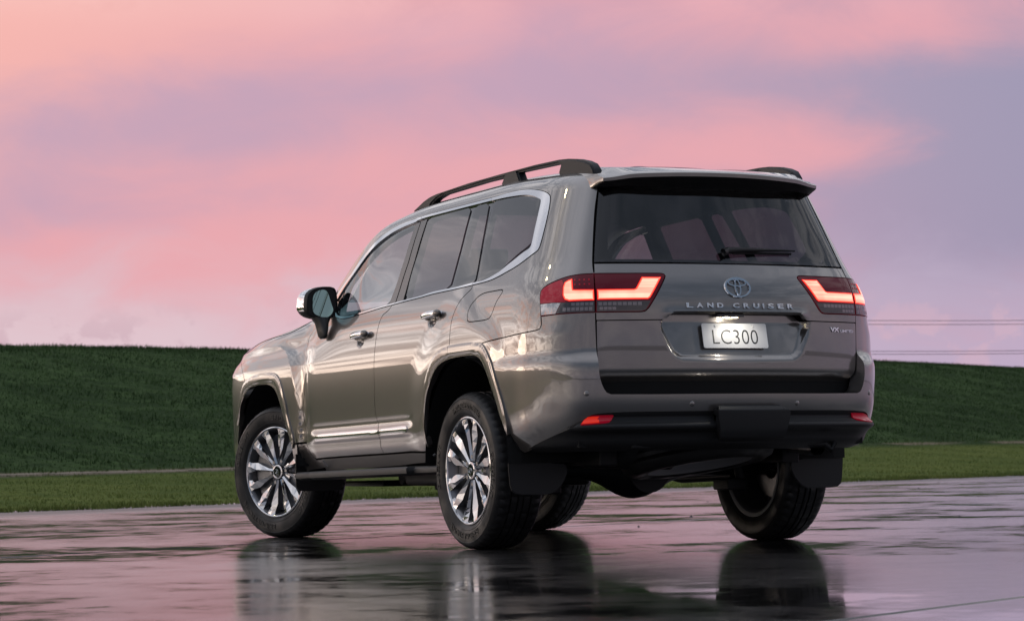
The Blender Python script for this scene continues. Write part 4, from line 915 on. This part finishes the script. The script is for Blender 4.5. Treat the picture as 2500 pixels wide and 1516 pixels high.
# door mirrors on their stalks
def door_mirror(s):
    mr = empty('door_mirror', (0, 0, 0), car)
    head = np.array([(-1.045, 1.330), (-1.040, 1.40), (-1.030, 1.425), (-1.008, 1.445), (-.975, 1.458), (-.93, 1.464), (-.895, 1.463), (-.872, 1.455), (-.862, 1.436), (-.857, 1.40), (-.856, 1.335), (-.862, 1.308), (-.890, 1.280), (-.915, 1.271), (-.95, 1.272), (-1.0, 1.283), (-1.030, 1.302)])
    head = ccw(chaikin(head, 2)); cx, cz = head.mean(0); Y0 = 1.985
    cols = [(.0, 1.0), (-.004, .985), (.0, .99)]
    rows = [(Y0+.006, .93), (Y0-.004, .965), (Y0, 1.0), (Y0+.02, 1.012), (Y0+.055, 1.0), (Y0+.085, .95), (Y0+.108, .82), (Y0+.120, .5)]
    for nm, mm, sel in (('mirror_shell', M['black'], 'low'), ('mirror_cap', M['chrome'], 'cap')):
        bm = bmesh.new(); R = []
        for y, k in rows:
            R.append([bm.verts.new((cx+(p[0]-cx)*k-(.032*(y-Y0)/.1 if y > Y0 else 0), y+(p[0]+.95)*-.10, cz+(p[1]-cz)*(k if k > .9 else k*1.03))) for p in head])
        n = len(head)
        for ri, (u, v) in enumerate(zip(R, R[1:])):
            for i in range(n):
                p = .5*(head[i]+head[(i+1) % n]); iscap = ri >= 3 and p[1] > 1.316 and p[0] < -.88
                if iscap == (sel == 'cap'): bm.faces.new((u[i], v[i], v[(i+1) % n], u[(i+1) % n]))
        if sel == 'low': bm.faces.new(R[0])
        bm.faces.new(R[-1][::-1]) if sel == 'cap' else None
        for v in [v for v in bm.verts if not v.link_faces]: bm.verts.remove(v)
        bmesh.ops.recalc_face_normals(bm, faces=bm.faces)
        if sel == 'cap':
            for v in bm.verts: v.co.x = cx+(v.co.x-cx)*1.012
        from_bm(nm, bm, mm, mr, angle=35)
    gp = np.array([(-1.006, 1.330), (-1.005, 1.395), (-.996, 1.420), (-.976, 1.438), (-.944, 1.446), (-.925, 1.440), (-.912, 1.42), (-.898, 1.37), (-.884, 1.33), (-.890, 1.312), (-.905, 1.294), (-.925, 1.284), (-.955, 1.287), (-.988, 1.300), (-1.0, 1.312)])
    gp = chaikin(gp, 2); bm = bmesh.new()
    fr = [bm.verts.new((p[0], Y0-.006+(p[0]+.95)*-.14, p[1])) for p in gp]; bm.faces.new(fr)
    bmesh.ops.recalc_face_normals(bm, faces=bm.faces)
    for f in bm.faces:
        if f.normal.y > 0: f.normal_flip()
    from_bm('mirror_glass', bm, M['mirror'], mr)
    # stalk from the door up to the head
    bm = bmesh.new(); R = []
    for (x, y, z, a, b) in ((-.955, 1.955, 1.160, .012, .040), (-.957, 1.96, 1.175, .020, .055), (-.952, 1.975, 1.21, .026, .065), (-.948, 1.995, 1.25, .036, .062), (-.948, 2.01, 1.285, .060, .055)):
        R.append([bm.verts.new((x+a*math.cos(u), y+b*math.sin(u), z)) for u in np.linspace(0, 2*math.pi, 18, False)])
    for u, v in zip(R, R[1:]):
        for i in range(18): bm.faces.new((u[i], u[(i+1) % 18], v[(i+1) % 18], v[i]))
    bm.faces.new(R[0][::-1]); bmesh.ops.recalc_face_normals(bm, faces=bm.faces)
    from_bm('mirror_stalk', bm, M['black'], mr, angle=60)
    if s > 0: mr.scale = (-1, 1, 1)
door_mirror(-1); door_mirror(1)
# side step
for s in (-1, 1):
    st = [(2.30, .372), (2.10, .374), (.62, .400)]
    bm = bmesh.new(); R = []
    pr = [(-.055, .012), (-.045, .024), (.085, .026), (.10, .014), (.10, -.012), (.07, -.024), (-.03, -.024), (-.052, -.012)]
    for y, k in ((2.315, .6), (2.295, .95), (2.09, 1), (2.088, .96), (2.084, .96), (2.082, 1), (1.2, 1), (.66, 1), (.64, .93), (.34, .93)):
        zc = .369+(2.3-y)*.0168; ins_ = 0 if y > .65 else .035
        R.append([bm.verts.new((s*(.95-a-ins_), y, zc+b*k)) for a, b in pr])
    for u, v in zip(R, R[1:]):
        for i in range(8): bm.faces.new((u[i], u[(i+1) % 8], v[(i+1) % 8], v[i]))
    bm.faces.new(R[0]); bm.faces.new(R[-1][::-1]); bmesh.ops.recalc_face_normals(bm, faces=bm.faces)
    from_bm('side_step', bm, M['plastic'], car, angle=50)
# roof rails: one moulded bar with three feet
rt = [(1.395, 1.846), (1.375, 1.859), (1.257, 1.894), (1.176, 1.910), (1.085, 1.919), (.676, 1.936), (.258, 1.943), (-.138, 1.946), (-.40, 1.943), (-.50, 1.937), (-.59, 1.926), (-.675, 1.908), (-.736, 1.887), (-.766, 1.855), (-.775, 1.82), (-.42, 1.84), (-.41, 1.880), (-.432, 1.915), (-.402, 1.923), (.058, 1.928), (.036, 1.895), (.018, 1.87), (.262, 1.87), (.246, 1.895), (.220, 1.921), (.465, 1.921), (.984, 1.907), (1.075, 1.893), (1.15, 1.868), (1.17, 1.85)]
for s in (-1, 1):
    L = ccw(np.array(rt)); bm = bmesh.new()
    e_ = [geometry.delaunay_2d_cdt([Vector(p) for p in L], [(i, (i+1) % len(L)) for i in range(len(L))], [list(range(len(L)))], 1, 1e-6)]
    co, _, fc = e_[0][:3]; n = len(co)
    va = [bm.verts.new((s*.616, c.x, c.y)) for c in co]; vb = [bm.verts.new((s*.562, c.x, c.y)) for c in co]
    fa = []
    for f in fc:
        fa.append(bm.faces.new([va[i] for i in f])); fa.append(bm.faces.new([vb[i] for i in f][::-1]))
    for i in range(len(L)): j = (i+1) % len(L); bm.faces.new((va[i], vb[i], vb[j], va[j]))
    bmesh.ops.recalc_face_normals(bm, faces=bm.faces)
    sh_ = [e for e in bm.edges if len(e.link_faces) == 2 and e.calc_face_angle(0) > 1.2 and abs(e.verts[0].co.x-e.verts[1].co.x) < 1e-4]
    bmesh.ops.bevel(bm, geom=sh_, offset=.009, segments=3, affect='EDGES')
    for v in bm.verts: v.co.x += s*(.012*max(0, v.co.y-.4)-.03*max(0, -.30-v.co.y))
    from_bm('roof_rail', bm, M['rail'], car, angle=40)
# spoiler over the rear window
panel('roof_tail', V_([cr([(.258, 1.965), (.439, 1.874), (.517, 1.831), (.541, 1.802)]), [(.70, 1.795), (QC, 1.795), (QC, 1.83), (.85, 1.86), (.62, 1.95), (.45, 2.12), (.258, 2.30)]]), M['paint'], car, h=.03, step=.02, gap=.002, depth=.02)
bm = bmesh.new(); US = np.concatenate([[-1.03, -1.02, -1.01], np.linspace(-1, 1, 41), [1.01, 1.02, 1.03]]); R = []
for u in US:
    x = .607*u; a = min(abs(u), 1.0); ex = max(0, abs(u)-1)/.03
    yt = -.985+.105*a**2.4; zt_ = 1.838-.020*a**2-.012*sst(.72, 1.0, a)
    yf = -.60; zf = 1.899-.016*a**2-.030*sst(.8, 1, a)
    tk = .030-.004*sst(.75, 1.0, a)
    dn = .004*sst(.80, 1.0, a)
    prof = [(yf, zf), (yf-.10, zf-.012), (yf-.22, zf-.028), (yt+.05, zt_+.010), (yt+.012, zt_+.002), (yt, zt_-.006), (yt+.002, zt_-tk*.8), (yt+.010, zt_-tk), (yt+.05, zt_-tk-.012-dn*.3), (-.885+.10*a*a, 1.762-dn*.1), (-.86+.10*a*a, 1.77)]
    prof = [(y+(.13*ex**1.3 if y < -.75 else .03*ex), z-.035*ex**1.6) for y, z in prof]
    R.append([bm.verts.new((x, y, z)) for y, z in prof])
for u, v in zip(R, R[1:]):
    for i in range(len(u)-1): bm.faces.new((u[i], v[i], v[i+1], u[i+1]))
bm.faces.new(R[0]); bm.faces.new(R[-1][::-1]); bmesh.ops.recalc_face_normals(bm, faces=bm.faces)
for v in bm.verts: pass
M['spoiler_under'] = M['gloss']
spo = from_bm('spoiler', bm, M['paint'], car, angle=32)
spo.data.materials.append(M['black'])
for p in spo.data.polygons:
    if p.normal.z < -.25 and p.center.y > -.99: p.material_index = 1
# ------------------------------------------------------------------ rear details
def rear_pt(x, v, D=None, off=0): P, N = full(np.array(QC+x), np.array(v), D, off); return P, N
def rear_frame(x, v, D=None, off=0.0):
    P, N = rear_pt(x, v, D, off); z = Vector(N); xx = Vector((1, 0, 0)); xx = (xx-z*xx.dot(z)).normalized(); yy = z.cross(xx)
    return Matrix(((xx.x, yy.x, z.x, P[0]), (xx.y, yy.y, z.y, P[1]), (xx.z, yy.z, z.z, P[2]), (0, 0, 0, 1)))
def bend_text(name, body, x0, x1, v0, height, D, m, par, spacing=1.0, depth=.004, sx=None, bevel=.0008):
    me = text_mesh(body, 1.0, .06, .02, spacing, 1.0, .018, 'LEFT')
    co = np.array([v.co[:] for v in me.vertices]); lo_, hi_ = co.min(0), co.max(0)
    q = QC+x0+(co[:, 0]-lo_[0])/(hi_[0]-lo_[0])*(x1-x0); v = v0+(co[:, 1]-lo_[1])/(hi_[1]-lo_[1])*height
    P, N = full(q, v, D); P = P+N*((co[:, 2]-lo_[2])/(hi_[2]-lo_[2])*depth)[:, None]
    for i, vv in enumerate(me.vertices): vv.co = P[i]
    return link(name, me, m, par)
LT = tail_low
tgu = [o for o in bpy.data.objects if o.name.startswith('tailgate_upper')][0]
def letters(word, xs, v0, h, w, D, par):
    for ch, x in zip(word, xs): bend_text('letter', ch, x-w*(.5 if ch != 'I' else .12), x+w*(.5 if ch != 'I' else .12), v0, h, D, M['chrome'], par, depth=.007)
letters('LAND', [-.272, -.219, -.163, -.110], 1.1345, .0275, .034, D_upper, tgu)
letters('CRUISER', [-.022, .036, .092, .133, .177, .235, .294], 1.1345, .0275, .035, D_upper, tgu)
bend_text('trim_badge', 'VX', .549, .609, 1.0225, .0235, D_tail, M['chrome'], LT, .9, .005)
bend_text('trim_badge', 'LIMITED', .618, .711, 1.0215, .0135, D_tail, M['satin'], LT, .95, .004)
bm = emblem_bm(.150, .110, .007); e = from_bm('emblem', bm, M['chrome'], tgu, angle=40); e.matrix_local = rear_frame(-.002, 1.2445, D_upper, .001)
# number plate
pf = rear_frame(-.015, .997, D_tail, .014)
bm = bmesh.new()
def rrect(w, h, r, n=5): return [(sx*(w/2-r)+r*math.cos(a), sz*(h/2-r)+r*math.sin(a)) for sx, sz, a0 in ((1, 1, 0), (-1, 1, 1), (-1, -1, 2), (1, -1, 3)) for a in np.linspace(a0*math.pi/2, (a0+1)*math.pi/2, n)]
L = rrect(.360, .1225, .009); v0 = [bm.verts.new((p[0], p[1], 0)) for p in L]; v1 = [bm.verts.new((p[0], p[1], .004)) for p in L]; bm.faces.new(v0[::-1]); bm.faces.new(v1)
for i in range(len(L)): j = (i+1) % len(L); bm.faces.new((v0[i], v0[j], v1[j], v1[i]))
npl = from_bm('number_plate', bm, M['plate'], car); npl.matrix_local = pf
me = text_mesh('LC300', .104, .0004, 0, 1.06, .90, -.0012); me2 = link('plate_lettering', me, M['ink'], npl)
co = np.array([v.co[:] for v in me.vertices]); cx_, cy_ = (co.min(0)+co.max(0))[:2]/2; kx = .252/(co[:, 0].max()-co[:, 0].min()); ky = .070/(co[:, 1].max()-co[:, 1].min())
for v in me.vertices: v.co = ((v.co.x-cx_)*kx, (v.co.y-cy_)*ky-.006, .0046+v.co.z)
for sx in (-.105, .105):
    bm = bmesh.new(); bmesh.ops.create_uvsphere(bm, u_segments=12, v_segments=8, radius=.0075, matrix=Matrix.Translation((sx, .046, .004)) @ Matrix.Diagonal((1, 1, .6, 1))); from_bm('plate_screw', bm, M['plate'], npl, True)
# plate lamp under the lip
lf, _ = rear_pt(-.045, 1.105, D_tail, .0)
lampb = boxo('plate_lamp', M['gloss'], car, lf[0]-.075, lf[0]+.075, lf[1]-.048, lf[1]+.01, lf[2]-.012, lf[2]+.002, bev=.004)
for dx in (-.030, .018):
    boxo('lamp_window', M['lit_plate'], lampb, lf[0]+dx, lf[0]+dx+.026, lf[1]-.040, lf[1]-.018, lf[2]-.0165, lf[2]-.0121, bev=.001)
pll = bpy.data.lights.new('plate_light', 'SPOT'); pll.energy = .9; pll.color = (1.0, .93, .82); pll.spot_size = math.radians(150); pll.spot_blend = .6; pll.shadow_soft_size = .012
plo = bpy.data.objects.new('plate_light', pll); COL.objects.link(plo); plo.parent = lampb
plo.location = (lf[0]+.03, lf[1]-.150, lf[2]-.030); plo.rotation_euler = Vector((0, -.75, 1)).to_track_quat('Z', 'Y').to_euler()
# wiper
wp = [(-.045, 1.423), (-.02, 1.433), (.06, 1.438), (.20, 1.441), (.385, 1.4425)]
pts = []
for i, (x, v) in enumerate(wp): P, N = rear_pt(x, v, None, .024); pts.append(P)
bm = bmesh.new(); tube(bm, pts, [.020, .018, .014, .009, .004], 10); wa = from_bm('wiper', bm, M['black'], car, True)
bm = bmesh.new(); tube(bm, [rear_pt(x, v-.006, None, .008)[0] for x, v in ((.02, 1.432), (.12, 1.436), (.37, 1.440))], .006, 8); from_bm('wiper_blade', bm, M['black'], wa, True)
# parking sensors
for x, v in ((-.787, .728), (-.285, .673), (.293, .673), (.768, .725)):
    bm = bmesh.new(); bmesh.ops.create_uvsphere(bm, u_segments=16, v_segments=8, radius=.0135, matrix=rear_frame(x, v, D_bump, -.002) @ Matrix.Diagonal((1, 1, .45, 1)))
    from_bm('parking_sensor', bm, M['paint'], bumper, True)
# tow hitch cover
tc = [(-.150, .668), (.165, .668), (.180, .664), (.212, .645), (.219, .632), (.205, .56), (.190, .52), (.170, .500), (.140, .493), (-.11, .493), (-.14, .50), (-.152, .53), (-.172, .635), (-.168, .655)]
D_tow = lambda q, v, P: .094+.012*sst(.50, .57, v)-.030*sst(.645, .668, v)-.035*sst(.53, .49, v)+0*q
panel('tow_cover', X(chaikin(tc, 1)), M['plastic'], car, D=D_tow, h=.015, gap=0, depth=.075, sides='L')
# mud flaps
fl = [(-.966, .545), (-.955, .562), (-.935, .566), (-.911, .522), (-.861, .491), (-.778, .440), (-.711, .425), (-.652, .424), (-.640, .385), (-.668, .329), (-.705, .292), (-.748, .274), (-.924, .277), (-.955, .300), (-.966, .417)]
for s in (-1, 1):
    o = extrude_poly('mud_flap', [(p[0]*-s, p[1]) for p in chaikin(fl, 1)], 1, -.515, -.503, M['plastic'], car, bev=.004)
    extrude_poly('mud_flap', [(-s*0+s*a, b) for a, b in ((.972, .50), (.972, .31), (.955, .287), (.92, .281), (.70, .283), (.68, .30), (.68, .50))], 1, 2.375, 2.387, M['black'], car, bev=.003)
# ------------------------------------------------------------------ underneath: frame, axle, spare, exhaust
boxo('floor_pan', M['shadow'], car, -.80, .80, -.95, 3.3, .50, .56)
for s in (-1, 1): boxo('chassis_rail', M['under'], car, s*.52-.05, s*.52+.05, -.72, 3.2, .41, .52, bev=.01)
tubeo('rear_axle', M['under'], car, [(x, 0, .40-.015*math.exp(-(x/.16)**2)) for x in np.linspace(-.8, .8, 41)], [.052+.098*math.exp(-(x/.185)**2) for x in np.linspace(-.8, .8, 41)], 24)
bm = bmesh.new(); bmesh.ops.create_cone(bm, cap_ends=True, segments=24, radius1=.095, radius2=.12, depth=.06, matrix=Matrix.Translation((.0, -.15, .385)) @ Matrix.Rotation(math.pi/2, 4, 'X')); from_bm('differential_cover', bm, M['under'], car, angle=40)
for s in (-1, 1):
    tubeo('trailing_arm', M['under'], car, [(s*.60, -.02, .345), (s*.58, .5, .33), (s*.55, .95, .39)], .028, 10)
    tubeo('shock_absorber', M['under'], car, [(s*.60, -.10, .30), (s*.50, -.12, .70)], .03, 12)
    boxo('spring_seat', M['under'], car, s*.55-.06, s*.55+.06, -.14, .02, .27, .33, bev=.01)
    tubeo('spring', M['under'], car, [(s*.5+.055*math.cos(a), .02+.055*math.sin(a), .44+a*.0062) for a in np.arange(0, 31, .6)], .011, 6)
tubeo('cross_member', M['under'], car, [(-.5, 1.9, .36), (.5, 1.9, .36)], .05, 8)
boxo('gearbox', M['under'], car, -.22, .22, .9, 2.2, .30, .50, bev=.03); boxo('skid_plate', M['under'], car, -.45, .45, 2.3, 3.2, .30, .33, bev=.01)
tubeo('exhaust_pipe', M['steel'], car, [(-.30, 1.7, .34), (-.33, .9, .335), (-.35, .45, .38)], .03, 12)
tubeo('fuel_tank_strap', M['under'], car, [(-.42, .4, .30), (-.45, 1.5, .30)], .02, 8)
boxo('fuel_tank', M['under'], car, -.66, -.36, .35, 1.5, .31, .47, bev=.04)
tubeo('silencer', M['under'], car, [(-.52, -.40, .50), (-.50, -.43, .50), (-.20, -.76, .485), (-.19, -.77, .485)], [.03, .10, .10, .085], 20)
bm = bmesh.new(); tube(bm, [(.52, -.72, .50), (.51, -.985, .485)], .042, 20, False); from_bm('tail_pipe', bm, M['steel'], car, True)
sp_ = empty('spare_wheel', (.02, -.66, .405), car); sp_.rotation_euler = (math.radians(-9.0), math.radians(-4.0), 0)
def lathe_z(name, prof, m, par, seg=72):
    V = []; k = len(prof)
    for r, z in prof: th = np.arange(seg)*2*np.pi/seg; V.append(np.stack([np.cos(th)*r, np.sin(th)*r, np.full(seg, z)], 1))
    V = np.concatenate(V); F = [[a*seg+i, a*seg+(i+1) % seg, (a+1)*seg+(i+1) % seg, (a+1)*seg+i] for a in range(k-1) for i in range(seg)]
    o = mesh_from(name, V, F, m, par); o.data.shade_smooth(); o.data.set_sharp_from_angle(angle=math.radians(35)); return o
lathe_z('tyre', [(.262, .0), (.285, -.012), (.33, -.014), (.37, .004), (.386, .03)]+[(.389-.008*(i % 2), .035+.02*i) for i in range(7)]+[(.386, .19), (.33, .22), (.262, .21)], M['rubber'], sp_)
lathe_z('rim', [(.264, .0), (.262, -.006), (.252, -.004), (.246, .010), (.225, .03), (.215, .065), (.15, .055), (.09, .075), (.0, .075)], M['spare'], sp_)
tubeo('spare_carrier', M['under'], car, [(.06, -.66, .44), (.06, -.66, .56)], .03, 10)
boxo('tow_bar', M['under'], car, -.55, .55, -1.02, -.92, .49, .56, bev=.01)
bm = bmesh.new(); tube(bm, [(.53, -1.0, .505), (.56, -1.03, .47), (.60, -1.0, .505)], .014, 8); from_bm('tow_eye', bm, M['under'], car, True)
# ------------------------------------------------------------------ face of the car: fascia, grille, headlamps
vs = np.linspace(.46, 1.60, 24); EL = full(np.full(24, -4.44), vs)[0]; us = np.linspace(-1, 1, 33)
V = np.array([[u*abs(EL[i, 0]), EL[i, 1]+.075*(1-u*u), EL[i, 2]] for i in range(24) for u in us])
F = [[i*33+j, i*33+j+1, (i+1)*33+j+1, (i+1)*33+j] for i in range(23) for j in range(32)]
mesh_from('front_fascia', V, [f[::-1] for f in F], M['paint'], car, smooth=True)
yg = float(EL[12, 1])
gr_ = boxo('grille', M['black'], car, -.48, .48, yg+.03, yg+.085, .80, 1.10, bev=.03)
for k in range(5): boxo('grille_bar', M['chrome'], gr_, -.46, .46, yg+.075, yg+.105, .835+.055*k, .855+.055*k, bev=.006)
for s in (-1, 1):
    hl_ = boxo('headlamp', M['lens_bright'], car, s*.63-.14, s*.63+.14, yg-.02, yg+.062, .92, 1.09, bev=.03)
# ------------------------------------------------------------------ cabin
panel('headlining', V_([[(-1.55, 1.80), (.2, 1.80), (.2, 2*VC-1.80), (-1.55, 2*VC-1.80)]]), M['trim'], car, off=-.07, h=.07, step=.05, gap=0, depth=.004, sides='L')
boxo('cabin_floor', M['trim'], car, -.84, .84, -.80, 2.4, .60, .66)
boxo('dashboard', M['trim'], car, -.80, .80, 1.85, 2.45, .66, 1.24, bev=.09)
def seat(x, y, w, zb, zh, rest=True, bench=False):
    st_ = empty('seat', (x, y, .66), car)
    bm = bmesh.new(); box(bm, -w/2, w/2, -.10, .45, .02, .36, .06); from_bm('cushion', bm, M['leather'], st_, angle=50)
    bm = bmesh.new(); box(bm, -w/2, w/2, -.08, .08, 0, zb-.66, .06)
    for v in bm.verts: v.co.y -= .22*(v.co.z/.7)
    from_bm('backrest', bm, M['leather'], st_, angle=50)
    xs = (0,) if not bench else bench
    for hx in xs:
        bm = bmesh.new(); box(bm, hx-.13, hx+.13, -.32, -.22, zb-.66+.03, zh-.66, .045); from_bm('headrest', bm, M['leather'], st_, angle=50)
        for px_ in (-.06, .06): tubeo('headrest_post', M['trim'], st_, [(hx+px_, -.26, zb-.70), (hx+px_, -.27, zb-.60)], .008, 8)
seat(-.40, 1.22, .52, 1.33, 1.56); seat(.40, 1.22, .52, 1.33, 1.56)
seat(0, .25, 1.32, 1.28, 1.48, bench=(-.42, .42)); seat(0, -.48, 1.15, 1.18, 1.40, bench=(-.36, .36))
bm = bmesh.new(); box(bm, -.12, .12, 1.70, 1.75, 1.60, 1.68, .02); from_bm('interior_mirror', bm, M['gloss'], car, angle=40)
bm = bmesh.new()
cw = Vector((.40, 1.72, 1.13)); rings = []
for a in np.linspace(0, 2*math.pi, 36, False):
    c0 = Vector((math.cos(a), 0, math.sin(a))); rot = Matrix.Rotation(math.radians(-25), 3, 'X')
    rings.append([bm.verts.new(cw+rot @ (c0*(.185+.016*math.cos(b))+Vector((0, .016*math.sin(b), 0)))) for b in np.linspace(0, 2*math.pi, 8, False)])
for i in range(36):
    for j in range(8): bm.faces.new((rings[i][j], rings[i][(j+1) % 8], rings[(i+1) % 36][(j+1) % 8], rings[(i+1) % 36][j]))
from_bm('steering_wheel', bm, M['gloss'], car, True)
